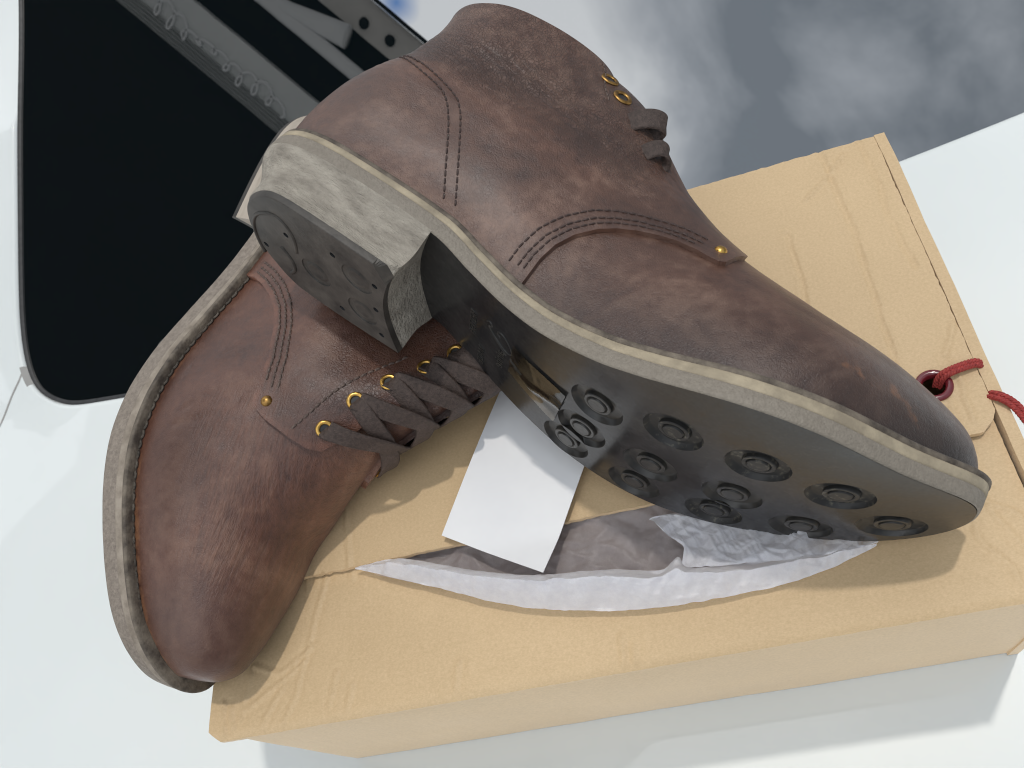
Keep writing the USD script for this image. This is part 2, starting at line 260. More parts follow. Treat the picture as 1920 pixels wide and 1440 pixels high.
simple('beam_shade', (.30, .31, .31), (.36, .37, .36), 3, .7, .1)
simple('pipe_grey', (.86, .88, .90), (.90, .91, .92), 3, .6, .1)
simple('render_wall', (.66, .64, .61), (.76, .73, .70), 4, .85, .2)
simple('concrete', (.26, .255, .245), (.36, .35, .335), 3, .9, .3)
# ---------------- boot shape: left boot, metres; x to the toe, y to the outside, z up
def pc(pts):
    a=np.array(pts,float)*mm; return PC(a[:,0],a[:,1],extrapolate=True)
SOLE_MED=[(-12,0),(-9,-14),(0,-25),(15,-32),(45,-34),(75,-33),(95,-32),(115,-32.5),(135,-36),(155,-43),(175,-52),(195,-61),(212,-65.5),(230,-65.5),(248,-60),(268,-51),(287,-42),(297.5,-31)]
SOLE_LAT=[(-9,14),(0,25),(15,32.5),(45,35),(75,33.5),(95,32.5),(115,33),(135,35.5),(155,39),(175,42),(195,43),(212,41.5),(230,37),(250,30),(268,22.5),(284,13.5),(295,1.5),(300.5,-13)]
def z_ground(x):            # underside of the sole with the heel block taken off
    x=np.asarray(x,float)
    arch=PC(np.array([-20,60,80,100,120,140,164])*mm,np.array([24.5,24.5,24,19.5,14.5,10.8,8.8])*mm)(np.clip(x,-.02,.164))
    return np.where(x<.164,arch,.0088+2.19*np.maximum(x-.164,0)**2)
def sole_thick(x): return np.interp(x,[-.02,.08,.15,.2,.3],[.0115,.0115,.0125,.0135,.0135])
def z_welt(x): return z_ground(x)+sole_thick(x)
MED=np.array(SOLE_MED)*mm; LAT=np.array(SOLE_LAT)*mm
def _close(P,n=320):
    P=np.vstack([P,P[:1]]); t=np.r_[0,np.cumsum(np.linalg.norm(np.diff(P,axis=0),axis=1)**.6)]
    q=CubicSpline(t,P,bc_type='periodic')(np.linspace(0,t[-1],6000)); d=np.r_[0,np.cumsum(np.linalg.norm(np.diff(q,axis=0),axis=1))]
    s=np.linspace(0,d[-1],n,endpoint=False); return np.stack([np.interp(s,d,q[:,i]) for i in (0,1)],1)
OUT=_close(np.vstack([MED,LAT[::-1]]))
def outline(inset):
    p=shapely.Polygon(OUT).buffer(-inset,quad_segs=16)
    return np.array(p.exterior.coords)[:-1]
_f=outline(.0054)
def _range(P):
    xs=np.linspace(P[:,0].min()+1e-5,P[:,0].max()-1e-5,260); lo=[];hi=[]
    Q=np.vstack([P,P[:1]])
    for x in xs:
        a,b=Q[:-1],Q[1:]; m=(a[:,0]-x)*(b[:,0]-x)<=0
        y=a[m,1]+(b[m,1]-a[m,1])*(x-a[m,0])/(b[m,0]-a[m,0]+1e-12); lo.append(y.min()); hi.append(y.max())
    return xs,np.array(lo),np.array(hi)
FX,FLO,FHI=_range(_f); XTOE=FX[-1]
def yc(x):
    c=np.interp(x,FX,(FLO+FHI)/2); return np.where(np.asarray(x)<.05,np.interp(.05,FX,(FLO+FHI)/2),c)
def half(x,side):          # feather half width, side -1 medial, +1 lateral; does not close at the heel
    xx=np.maximum(x,.045); xx=np.minimum(xx,XTOE)
    c=yc(xx); return np.where(side<0,c-np.interp(xx,FX,FLO),np.interp(xx,FX,FHI)-c)
K_BACK=np.array([[0,-8.5,36.5],[.15,-10.5,52],[.3,-9.5,68],[.5,-4.5,92],[.7,0.5,113],[.85,3,128],[1,1,143.5]],float)
FRONT_A=[[0,0,0],[.05,0,63],[.12,291.5,74],[.2,281,83],[.3,258.5,87.5],[.4,229,88.5],[.5,200,96],[.6,171,107.5],[.7,147,122],[.8,126,138],[.9,106,154],[1,82,161]]
FRONT_B=[[0,0,0],[.05,0,63],[.12,292,77],[.2,283,87.5],[.3,261,91],[.4,230,91],[.5,205,102],[.6,179,119],[.7,158,140],[.8,140,158],[.9,120,175],[1,92,187]]
SQ=[0,0]
def set_shape(front,sq=(0,0)):
    SQ[:]=sq
    global kb,kf,RX,RZ,K_FRONT
    K_FRONT=np.array(front,float)
    K_FRONT[0]=[0,XTOE/mm-.2,float(z_welt(XTOE))/mm+.5]; K_FRONT[1,1]=XTOE/mm-.6; K_FRONT[1,2]=max(K_FRONT[1,2],K_FRONT[0,2]+3.)
    kb=[PC(K_BACK[:,0],K_BACK[:,i]*mm) for i in (1,2)]
    kf=[PC(K_FRONT[:,0],K_FRONT[:,i]*mm) for i in (1,2)]
    _rx=np.r_[kf[0](_kk)[::-1]]; _rz=np.r_[kf[1](_kk)[::-1]]
    RX=np.r_[-.05,0.0,.04,_rx]; RZ=np.r_[.30,.245,.202,_rz]
    _o=np.argsort(RX,kind='stable'); RX,RZ=RX[_o],RZ[_o]
_kk=np.linspace(0,1,400)
def z_ridge(x): return np.interp(x,RX,RZ)
def x_back(z): return np.interp(z,kb[1](_kk),kb[0](_kk))
WR=[0.0]
CREASE_B=[[(168.6, 32.1), (165.8, 44.9), (160.0, 54.3), (154.4, 60.2)], [(173.5, 32.5), (169.8, 42.8), (166.9, 49.3)], [(198.1, 44.3), (194.3, 54.8), (188.6, 63.0), (181.6, 70.3)], [(190.9, 44.7), (188.1, 47.8)], [(157.8, 45.6), (150.5, 52.1), (147.2, 58.3)]]
fbm3=lambda P,o,s: meshkit.fbm(P,o,s)
def wrinkle(x,z):
    s=np.shape(x); P=np.stack([np.ravel(x),np.ravel(z)],1)
    d=polyline_dist(P,np.array([(-5,103),(33,110),(70,112),(98,112),(122,117),(140,121)])*mm)
    g=np.exp(-(d/.014)**2)
    q=np.c_[P[:,0]*75-P[:,1]*25,P[:,1]*270+P[:,0]*70,P[:,0]*0]
    r=1-2*np.abs(meshkit.noise(q,3)-.5); r2=1-2*np.abs(meshkit.noise(q*2.1+5,4)-.5)
    f=WR[0]*(-.0026*g+.0004*(r**2+.4*r2**2-.6)*np.exp(-(d/.024)**2))+.0016*(meshkit.fbm(np.c_[P*28,P[:,:1]*0],3,9)-.5)
    if WR[0]<.9:
        for L in CREASE_B: f=f-.00055*np.exp(-(polyline_dist(P,np.array(L)*mm)/.0010)**2)
    return f.reshape(s)
def w_field(x,z,side):
    zf=z_welt(x); zr=z_ridge(x); t=np.clip((z-zf)/np.maximum(zr-zf,1e-4),0,1)
    A0=half(x,side); h=z-zf
    pw=np.interp(x,[.1,.2,.27],[2.3,2.2,3.2])
    gt=np.sqrt(np.clip(1-t**pw,0,1))
    fore=sm((x-.07)/.09)
    Ab=np.interp(h,[0,.02,.045,.075,.11,.13],[.029,.0315,.0325,.031,.031,.033])
    Ab=A0+(Ab-A0)*sm(h/.03)
    Af=A0*(1+.05*np.sin(np.pi*np.clip(t*1.6,0,1)))
    A=Ab*(1-fore)+Af*fore
    d=np.clip((x-x_back(z))/.042,0,1); gb=np.sqrt(np.clip(1-(1-d)**2.3,0,1))
    gw=np.minimum(1,gt*gb*2.2)*sm((z-zf)/.012)
    return gw*wrinkle(x,z)*np.minimum(1,A/.02)+A*gt*gb*(1-SQ[0]*sm((z-.085)/.05)*sm((.175-x)/.05))
def yc_field(x,z):
    t=np.clip((z-z_welt(x))/np.maximum(z_ridge(x)-z_welt(x),1e-4),0,1)
    return yc(x)*(1-.25*sm(t)*sm((x-.1)/.1))-SQ[1]*sm((z-.085)/.05)*sm((.175-x)/.05)
def grid(nk=150,nu=130):
    k=np.linspace(0,1,nk)**1.0; tau=np.linspace(0,1,nu); xi=(1-np.cos(np.pi*tau))/2; xi=.5*xi+.5*sm(tau)
    K,X=np.meshgrid(k,xi,indexing='ij')
    xb,zb,xf,zf=kb[0](K),kb[1](K),kf[0](K),kf[1](K)
    x=xb+(xf-xb)*X; z=zb+(zf-zb)*X
    x0=kb[0](0)+(kf[0](0)-kb[0](0))*X; zl=kb[1](0)+(kf[1](0)-kb[1](0))*X
    dev=(z_welt(x0)-zl)*np.minimum(1,4*np.minimum(X,1-X)*4)
    z=z+dev*np.clip(1-K/.55,0,1)**2
    return K,X,x,z
def surf(x,z,side): return np.stack([x,yc_field(x,z)+side*w_field(x,z,side),z],-1)
def loft(nk=150,nu=130):
    K,X,x,z=grid(nk,nu)
    L=surf(x,z,-1); Rr=surf(x,z,1)
    # ring: medial side from heel to toe, lateral side back to the heel
    ring=np.concatenate([L,Rr[:,::-1][:,1:-1]],1)
    return ring,K,X

set_shape(FRONT_A)
SQB=(.35,.012)

QEDGE_A=[(119.5,18),(118.9,33.7),(118.6,41.2),(119.8,49.4),(123.3,58.0),(129.0,65.9),(134.4,70.6),(141.8,74.6),(150.1,77.1),(157.4,78.3),(165.0,78.0),(172.0,76.3),(175.5,75.8),(177.9,77.2),(180.0,86.7),(181.6,96.)]
QEDGE_B=[(111.5,14),(111.9,26.5),(113.9,35.6),(118.5,45.5),(124.5,54.3),(132.8,62.7),(143.7,69.1),(159.5,75.4),(172.3,77.2),(180.4,77.6),(182.2,79.5),(185.7,85.2),(189.2,95.5),(190.4,101.5),(189.0,106),(186.0,108.5)]
RIVET=dict(A=(173.1,84.5),B=(178.0,83.4))
EYES=dict(A=[(83.5,151),(94.6,143.6),(109,139.5),(122,133),(137,127.5),(152,117),(166.5,108.5)],B=[(180.5,107.7),(166.1,117.9),(154.2,127.2),(142,138),(130.8,147.5),(120,157),(109,168)])
FACING=dict(A=[(74.4,158.3),(80.0,151.6),(87.1,140.6),(93.6,133.3)],B=[(185.7,95.9),(173.4,104.2),(162.7,111.3),(151.4,119.2),(138,128)])
CNT_A=[[(8,94.4),(10.0,93.9),(24.6,87.4),(35.4,84.4),(42.8,81.0),(48.8,75.1),(56.1,65.4),(64.4,53.3),(72.5,40.5)],[(8,97),(15.9,94.4),(28.6,90.0),(39.3,86.7),(46.7,83.4),(53.2,77.6),(59.9,68.3),(70.3,53.2),(78.5,40.0)]]
# ------------------------------------------------------------------ boots
STUDS = [(167.4, -15.8), (196.1, -27.0), (226.8, -28.3), (256.5, -23.5), (281.0, -5.5), (256.6, 13.8), (226.3, 24.5), (193.5, 30.1), (160.4, 28.4), (165.1, 10.0), (195.5, 7.3), (227.2, 3.1)]
HEEL_DISCS = [(36.4, 6.6), (60.2, -10.7), (60.6, 13.7)]
NAILS = [(22.8, -8.3), (7.6, 11.5), (48.6, -17.3), (69.5, -14.5), (68.5, 4.3), (70.0, 24.0), (48.2, 23.7)]
def clip(V, F, s, att):
    """keeps s < 0 of a mesh; att: arrays cut along with it"""
    sv = s[F]; ins = sv < 0; cnt = ins.sum(1)
    new, cache, tri = [], {}, [F[cnt == 3]]; n0 = len(V)
    def cut(a, b):
        k = (min(a, b), max(a, b))
        if k not in cache:
            t = s[a]/(s[a]-s[b]); cache[k] = n0 + len(new); new.append((a, b, t))
        return cache[k]
    out = []
    for f, i, c in zip(F[(cnt == 1) | (cnt == 2)], ins[(cnt == 1) | (cnt == 2)], cnt[(cnt == 1) | (cnt == 2)]):
        k = int(np.argmax(i)) if c == 1 else int(np.argmin(i)); a, b, d = f[k], f[(k+1) % 3], f[(k+2) % 3]
        p, q = cut(a, b), cut(a, d)
        out += [(a, p, q)] if c == 1 else [(p, b, d), (p, d, q)]
    if out: tri.append(np.array(out))
    T = np.vstack(tri)
    A = [V] + list(att)
    if new:
        I = np.array([(a, b) for a, b, _ in new]); t = np.array([x for _, _, x in new])
        A = [np.concatenate([x, x[I[:, 0]] + (x[I[:, 1]] - x[I[:, 0]])*(t[:, None] if x.ndim > 1 else t)]) for x in A]
    used, inv = np.unique(T, return_inverse=True)
    return A[0][used], inv.reshape(-1, 3), [x[used] for x in A[1:]]
def boundary(F):
    E = np.vstack([F[:, [0, 1]], F[:, [1, 2]], F[:, [2, 0]]]); k = E.min(1).astype(np.int64)*(F.max()+1) + E.max(1)
    u, c = np.unique(k, return_counts=True); return E[np.isin(k, u[c == 1])]
def shell(V, F, N, tout, tin, att):
    """a sheet given a thickness: outer and inner face and walls with edges of their own"""
    n = len(V); O = V + N*np.reshape(tout, (-1, 1)) if np.ndim(tout) else V + N*tout; I = V - N*tin
    E = boundary(F); m = len(E)
    wall = np.vstack([O[E[:, 0]], O[E[:, 1]], I[E[:, 1]], I[E[:, 0]]]); w0 = 2*n; r = np.arange(m)
    WF = np.vstack([np.stack([w0+r+m, w0+r, w0+3*m+r], 1), np.stack([w0+r+m, w0+3*m+r, w0+2*m+r], 1)])
    vv = np.vstack([O, I, wall]); ff = np.vstack([F, F[:, ::-1] + n, WF])
    aa = [np.concatenate([a, a, a[E[:, 0]], a[E[:, 1]], a[E[:, 1]], a[E[:, 0]]]) for a in att]
    return vv, ff, aa
def poly_sdf(P, poly):
    d = polyline_dist(P, np.vstack([poly, poly[:1]])); return np.where(shapely.contains_xy(shapely.Polygon(poly), P[:, 0], P[:, 1]), -d, d)
def build_boot(which, root):
    A = which == 'A'; fl = np.array([1, 1 if A else -1, 1.]); vis = -1 if A else 1
    LE = 'leather_left' if A else 'leather_right'
    set_shape(FRONT_A if A else FRONT_B, (0, 0) if A else SQB)
    WR[:] = [1.0 if A else .35]
    def pm(name, v, f, m, smooth=True, attrs=None, label=None, parent=root):
        f = np.asarray(f); v = np.asarray(v)
        if f.shape[1] == 4: f = np.vstack([f[:, [0,1,2]], f[:, [0,2,3]]])
        return put(name, v*fl, f if A else f[:, ::-1], m, parent, smooth, attrs, label)
    # ---- the leather
    ring, K, X = loft(300, 240); nk, nr = ring.shape[:2]
    V = ring.reshape(-1, 3); F = quads(nk, nr, True); F = np.vstack([F[:, [0, 1, 2]], F[:, [0, 2, 3]]])
    N = normals(V, F)
    TQ = .0021 if A else .0028
    c = V.mean(0)
    if (N*(V - [V[:, 0].mean(), 0, V[:, 2].mean()])).sum() < 0: F = F[:, ::-1]; N = -N
    x, y, z = V.T; side = np.where(y > yc_field(x, z), 1., -1.)
    xz = V[:, [0, 2]]
    edge = np.array(QEDGE_A if A else QEDGE_B)*mm
    T = np.stack([kf[0](_kk), kf[1](_kk)], 1); t2 = np.gradient(T, axis=0); t2 /= np.linalg.norm(t2, axis=1, keepdims=True); nn = np.stack([t2[:, 1], -t2[:, 0]], 1)
    nn *= np.sign((nn @ np.array([-1., -1.])))[:, None]
    gap = T + nn*(1.6 if A else 3.0)*mm; gap = gap[(gap[:, 0] < edge[-1, 0] - .003) & (_kk > .4)]
    top = gap[-1]
    tab = np.vstack([edge, gap])
    tab = np.vstack([edge[:-1], smoothpts(np.vstack([edge[-2:], gap[4:6]]), 8)[1:-1], gap[6:]])
    poly = np.vstack([[edge[0, 0], -.02], tab, [top[0]-.004, .25], [-.06, .25], [-.06, -.02]])
    d = poly_sdf(xz, poly)
    dT = polyline_dist(xz, T)
    # colour along the leather
    h = z - z_welt(x); pk = fbm3(V*30, 4, 11); pk2 = fbm3(V*90, 3, 5)
    tone = .50 + 1.05*fbm3(V*19, 4, 11); rust = np.zeros(len(V)); peb = np.zeros(len(V)); brush = np.zeros(len(V))
    band = polyline_dist(xz, np.array([(-5, 103), (33, 110), (70, 112), (98, 112), (122, 117), (140, 121)])*mm)
    if A:
        peb = np.clip(sm((z - .082 - .12*(x-.03)*0)/.02), 0, 1)*sm((.15-x)/.03); peb = np.maximum(peb, .25)
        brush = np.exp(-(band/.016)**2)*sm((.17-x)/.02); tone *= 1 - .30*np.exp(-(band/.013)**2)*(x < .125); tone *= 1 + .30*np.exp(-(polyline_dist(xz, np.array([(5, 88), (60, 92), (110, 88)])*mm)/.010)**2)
        rust += .38*np.exp(-(polyline_dist(xz, np.array([(20, 92), (75, 91), (108, 84)])*mm)/.008)**2)*(side < 0)
        tone *= 1 - .35*sm((x-.235)/.05)*sm((.03-h)/.03) - .50*sm((.040-h)/.034)*sm((x-.11)/.03)  # low vamp and toe darker: burnish, plus shade near the sole painted into tone
        for cx, cz, r, a in ((211, 43, 6, .62), (231, 50, 3, .8), (236, 52, 3, .7), (241, 51, 4, .65), (249, 57, 4, .7), (258, 58, 6, .6), (263, 52, 5, .6), (240, 42, 5, .45), (10, 42, 6, .6)): rust += a*(.35+1.2*pk2)*np.exp(-((x-cx*mm)**2+(z-cz*mm)**2)/(r*mm)**2)*(side < 0)
    else:
        peb = .2 + .5*sm((z-.09)/.03)
        rust += .6*np.exp(-((h-.002)/.003)**2)*(side > 0)*sm((x-.12)/.04) + .28*sm((x-.2)/.04)*np.clip(pk2*1.7, 0, 1.2)
        tone *= 1 - .30*sm((x-.235)/.03)*np.clip(pk*2-.4, 0, 1)
        tone *= 1 + .45*np.exp(-((d+.001)/.0014)**2)*(z < .12)
        brush = sm((side*(y-yc(x))*0 + h - .022)/.02)*sm((x-.165)/.03)*sm((.275-x)/.03)
    for o_ in ((.0030, .0056, .0096) if A else (.0032, .0062, .0092)): tone = tone*(1 - .30*np.exp(-((d+o_)/.0009)**2)*(x < RIVET[which][0]*mm-.004)*(x > .1))
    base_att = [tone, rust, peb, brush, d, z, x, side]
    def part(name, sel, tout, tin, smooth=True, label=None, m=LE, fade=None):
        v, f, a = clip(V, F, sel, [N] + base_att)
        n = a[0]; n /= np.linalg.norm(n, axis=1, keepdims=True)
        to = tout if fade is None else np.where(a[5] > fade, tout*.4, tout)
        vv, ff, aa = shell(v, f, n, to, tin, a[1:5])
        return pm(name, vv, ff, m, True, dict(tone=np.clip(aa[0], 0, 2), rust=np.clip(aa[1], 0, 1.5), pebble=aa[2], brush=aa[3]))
    UsdGeom  # vamp under the quarters, tongue between them
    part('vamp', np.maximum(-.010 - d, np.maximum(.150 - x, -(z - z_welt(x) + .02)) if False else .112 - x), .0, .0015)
    keep = np.maximum(-.013 - d, np.maximum(x - .172, .055 - x)); part('tongue', np.maximum(keep, .09 - z), -.0008, .001)
    for s_ in (-1, 1):
        part('quarter', np.maximum(d, -s_*(y - yc_field(x, z)) - 1e-5), TQ, .0)
    sel = .075 - z; v, f, a = clip(V, F, sel, [N]); n = a[0]/np.linalg.norm(a[0], axis=1, keepdims=True)
    pm('lining', v - n*.0018, f[:, ::-1], 'leather_lining')
    # collar: a rolled edge round the top
    top_ring = ring[-1][::2]; mid = top_ring.mean(0); in_gap = dT.reshape(nk, nr)[-1][::2] > .0075
    good = top_ring[in_gap]; order = np.argsort(np.arctan2(good[:, 1]-mid[1], -(good[:, 0]-mid[0]))); good = good[order]
    v, f = tube(good + [0, 0, .0002], .0017, 8); pm('collar', v, f, LE, True, dict(tone=np.full(len(v), .95), rust=np.zeros(len(v)), pebble=np.zeros(len(v)), brush=np.zeros(len(v))))
    # ---- details on the surface
    def on(P, s, off):
        P = np.asarray(P, float); xx, zz = P[:, 0], P[:, 1]; e = 4e-4
        c = surf(xx, zz, s); n = np.cross(surf(xx+e, zz, s) - surf(xx-e, zz, s), surf(xx, zz+e, s) - surf(xx, zz-e, s)); n /= np.linalg.norm(n, axis=1, keepdims=True) + 1e-12
        n *= np.sign(n[:, 1]*s + 1e-9)[:, None]
        return c + n*off, n
    def resample(L, step):
        t = np.r_[0, np.cumsum(np.linalg.norm(np.diff(L, axis=0), axis=1))]; s = np.arange(0, t[-1], step); return np.stack([np.interp(s, t, L[:, i]) for i in (0, 1)], 1)
    def stitches(line, s, off, name='stitching', m='stitch_thread', pitch=.0034, length=.0025, r=None):
        r = r or (.00042 if A else .00052)
        L = smoothpts(np.asarray(line), 400); C3, n3 = on(L, s, off); t = np.r_[0, np.cumsum(np.linalg.norm(np.diff(C3, axis=0), axis=1))]
        mb = MB()
        for k, a in enumerate(np.arange(.0006, t[-1]-length, pitch)):
            q = a + np.linspace(0, length, 5); p = np.stack([np.interp(q, t, C3[:, i]) for i in range(3)], 1); nq = np.stack([np.interp(q, t, n3[:, i]) for i in range(3)], 1)
            mb.add(*tube(p + nq*(np.array([-.6, .25, .4, .25, -.6])*r)[:, None], r, 6))
        if mb.n: v, f = mb.get(); pm(name, v, f, m)
    qpoly = shapely.LineString(edge)
    for s_ in (-1, 1):
        for off in ((.0030, .0056, .0096) if A else (.0032, .0062, .0092)):
            g = qpoly.offset_curve(off); g = g if g.geom_type == 'LineString' else max(g.geoms, key=lambda q: q.length)
            L = np.array(g.coords); L = L if L[0, 1] < L[-1, 1] else L[::-1]
            cut = (L[:, 1] > z_welt(L[:, 0]) + .002) & (L[:, 0] < RIVET[which][0]*mm - .004) & (L[:, 1] < z_ridge(L[:, 0]) - .012)
            L = L[cut]; L = L[np.r_[True, np.linalg.norm(np.diff(L, axis=0), axis=1) > 1e-4]]
            if len(L) > 4: stitches(L, s_, TQ+.0001, m='stitch_thread' if A else 'stitch_dusty')
        stitches(np.array(FACING[which])*mm, s_, TQ+.0001, m='stitch_dusty')
        if A:
            for L in CNT_A: stitches(np.array(L)*mm, s_, .0022)
    def ringat(p, n, prof, name, m):
        v, f = lathe(prof, 24); a = np.cross(n, [0, 0, 1.]); a /= np.linalg.norm(a); b = np.cross(n, a)
        return pm(name, p + v[:, :1]*a + v[:, 1:2]*b + v[:, 2:]*n, f[:, ::-1], m)
    for s_ in (-1, 1):
        p, n = on(np.array([RIVET[which]])*mm, s_, TQ)
        ringat(p[0], n[0], np.array([(0, 1.5), (.9, 1.42), (1.7, 1.1), (2.3, .5), (2.6, 0), (2.6, -.4)])[::-1]*mm, 'rivet', 'brass' if A else 'brass_old')
        p, n = on(np.array(EYES[which])*mm, s_, TQ)
        for k_, (a, b) in enumerate(zip(p, n)):
            if A and s_ == vis and k_ > 2: continue
            th = np.linspace(0, 2*np.pi, 11)[:-1]
            er = 1.32 if A else 1.14; ob = ringat(a, b, np.stack([(2.75+.85*np.cos(np.r_[th, 0]))*er, .35+.75*np.sin(np.r_[th, 0])], 1)*mm, 'eyelet', 'brass' if not A else 'brass_old')
            ringat(a, b, np.array([(0, .15), (1.95, .15)])[::-1]*mm, 'hole', 'seal_black') if False else None
            hv, hf = lathe(np.array([(.05, .12), (2.25*er, .12)])*mm, 20); aa = np.cross(b, [0, 0, 1.]); aa /= np.linalg.norm(aa); bb = np.cross(b, aa)
            pm('eyelet_hole', a + hv[:, :1]*aa + hv[:, 1:2]*bb + hv[:, 2:]*b, hf, 'seal_black')
    # ---- laces
    def ribbon(P, wdir, w=(.0070 if A else .0088), t=.0014, name='lace'):
        P = np.asarray(P); n = len(P); tg = np.gradient(P, axis=0); tg /= np.linalg.norm(tg, axis=1, keepdims=True)
        wd = np.asarray(wdir) - tg*(np.asarray(wdir)*tg).sum(1, keepdims=True); wd /= np.linalg.norm(wd, axis=1, keepdims=True); up = np.cross(tg, wd)
        pr = [(-.5, 0), (-.42, .5), (-.2, .62), (0, .56), (.2, .62), (.42, .5), (.5, 0), (.42, -.5), (-.42, -.5)]
        V_ = np.stack([P + wd*(a*w) + up*(b*t) for a, b in pr], 1); m_ = len(pr)
        f = quads(n, m_, True); f = np.vstack([f[:, [0, 1, 2]], f[:, [0, 2, 3]], [[0, k+1, k] for k in range(1, m_-1)], [[(n-1)*m_, (n-1)*m_+k, (n-1)*m_+k+1] for k in range(1, m_-1)]])
        return pm(name, V_.reshape(-1, 3), f, 'lace_cotton')
    ev, nv = on(np.array(EYES[which])*mm, vis, .0030); ew, nw = on(np.array(EYES[which])*mm, -vis, .0030)
    order = np.argsort(-np.array(EYES[which])[:, 0]); ev, nv, ew, nw = ev[order], nv[order], ew[order], nw[order]
    ridge = lambda q: np.array([q[0], 0, float(z_ridge(q[0]))])
    along = np.array([-.62, 0, .78]); LQ = .003 if not A else -.001
    for k in range(len(ev) if not A else 0):
        for (a, na, b, nb, lift) in ((ev[k], nv[k], ew[min(k+1, len(ev)-1)], nw[min(k+1, len(ev)-1)], .0058 if not A else .0016), (ew[k], nw[k], ev[min(k+1, len(ev)-1)], nv[min(k+1, len(ev)-1)], .0040 if not A else .0008)):
            mid = (a + b)/2; r = np.array([mid[0], 0, z_ridge(mid[0])]); r[1] = float(yc_field(np.array([r[0]]), np.array([r[2]]))[0])
            nd = np.array([.62, 0, .78])
            q1 = a*.55 + r*.45; q2 = b*.55 + r*.45
            P = smoothpts(np.array([a - na*.0015, a + na*.0012 + (r-a)*.05, q1 + nd*LQ + na*.0035, r + nd*lift, q2 + nd*LQ + nb*.0035, b + nb*.0010 + (r-b)*.05, b - nb*.0015]), 40)
            tg = P[-1]-P[0]; ribbon(P, np.tile(along, (40, 1)))
    if A:
        tip = ev[-3]                       # the free ends that stand out of the throat
        P = smoothpts(np.array([(104, -16.5, 131.5), (107, -19, 134), (112, -20.5, 137.8), (116.6, -20, 140.4), (118.8, -17.6, 141.2), (117.6, -14.6, 139.6), (114, -13.6, 136.6), (110, -14, 134)])*mm, 50)
        ribbon(P, np.tile([.45, .12, -.9], (50, 1)), .0105, .0019)
        P = smoothpts(np.array([(119, -16.5, 122.5), (121.5, -18, 126), (125, -18.5, 128.4), (128, -16.5, 128.2), (128.6, -13.5, 126), (127, -12, 123)])*mm, 40)
        ribbon(P, np.tile([.62, .1, -.78], (40, 1)), .0085, .0019)
    # ---- the sole
    O = OUT; On = np.roll(O, -1, 0) - np.roll(O, 1, 0); On = np.stack([On[:, 1], -On[:, 0]], 1); On /= np.linalg.norm(On, axis=1, keepdims=True)
    if (On*(O - O.mean(0))).sum() < 0: On = -On
    def layer(name, prof, m, holes=(), cap_bottom=True, cap_top=False, edge_attr=False, frac=None):
        """prof: (inset mm, height mm above the underside)"""
        jit = (fbm3(np.c_[O*70, np.zeros(len(O))], 3, 3) - .5)
        R_ = [np.c_[O - On*((i*mm)) + On*(jit*.00035)[:, None], z_ground(O[:, 0]) + (hh*mm if hh < 900 else sole_thick(O[:, 0]) + (hh-1000)*mm)] for i, hh in prof]
        mb = MB(); v = np.vstack(R_); f = quads(len(R_), len(O), True); mb.add(v, f); ea = [np.ones(len(v))]
        if cap_bottom:
            P, T_ = fill(R_[0][:, :2], holes, .0035); hh = prof[0][1]*mm
            mb.add(np.c_[P, z_ground(P[:, 0]) + hh], T_[:, ::-1]); ea.append(np.zeros(len(P)))
        if cap_top:
            P, T_ = fill(R_[-1][:, :2], (), .006); zz = prof[-1][1]; zz = zz*mm if zz < 900 else None
            mb.add(np.c_[P, z_ground(P[:, 0]) + (zz if zz is not None else sole_thick(P[:, 0]) + (prof[-1][1]-1000)*mm)], T_); ea.append(np.ones(len(P)))
        v, f = mb.get(); return pm(name, v, f, m, 50, None) if not edge_attr else pm(name, v, f, m, True, dict(edge=np.concatenate(ea)))
    th = np.linspace(0, 2*np.pi, 41)[:-1]; circ = np.stack([np.cos(th), np.sin(th)], 1)
    SR = 11.3*mm
    holes = [np.array(s_)*mm + circ*SR for s_ in STUDS]
    DZ = 0 if A else -3.0
    so = layer('outsole', [(.9, DZ), (.35, DZ+.25), (.1, DZ+.8), (0, DZ+2), (0, 4), (.15, 6.0), (.5, 6.5)], 'sole_rubber' if A else 'sole_rubber_b', holes, True, False, True)
    layer('midsole', [(.9, 6.3), (.35, 6.6), (.15, 7.4), (.3, 9.2), (.7, 1000-2.6)], 'midsole_tan' if A else 'midsole_worn', (), False, False)
    layer('welt', [(1.0, 1000-2.8), (.5, 1000-2.5), (.25, 1000-1.6), (.4, 1000-.6), (1.1, 1000.), (3.4, 1000.2)] + ([(6.3, 999.6), (7.0, 1000.2)] if not A else [(7, 1001)]), 'welt_brown', (), False, True)
    sw = MB(); t = np.linspace(0, len(O), 190, endpoint=False)
    Pw = np.stack([np.interp(np.arange(0, len(O), 1.), np.arange(len(O)), (O - On*.0046)[:, i]) for i in (0, 1)], 1)
    dd = np.r_[0, np.cumsum(np.linalg.norm(np.diff(Pw, axis=0), axis=1))]
    for a in np.arange(0, dd[-1]-.004, .0046):
        q = a + np.linspace(0, .0036, 4); p = np.stack([np.interp(q, dd, Pw[:, i]) for i in (0, 1)], 1); p3 = np.c_[p, z_welt(p[:, 0]) + np.array([-.0002, .0007, .0007, -.0002])]
        sw.add(*tube(p3, .0006, 6))
    pm('welt_stitching', *sw.get(), 'stitch_dusty' if A else 'welt_dark')
    prof = np.array([(11.3, .0), (11.15, .35), (10.2, 2.1), (9.6, 2.45), (6.6, 2.55), (6.1, 2.3), (5.75, .9), (5.5, .65), (4.6, .6), (4.3, .75), (3.9, 1.7), (3.6, 1.9), (.02, 1.9)])
    prof2 = np.array([(11.3, .0), (11.15, .35), (10.2, 2.1), (9.6, 2.45), (6.6, 2.55), (6.1, 2.3), (5.9, .75), (5.6, .5), (4.7, .45), (4.45, .6), (4.0, 1.1), (3.8, .25), (3.55, .02), (.02, .02)])
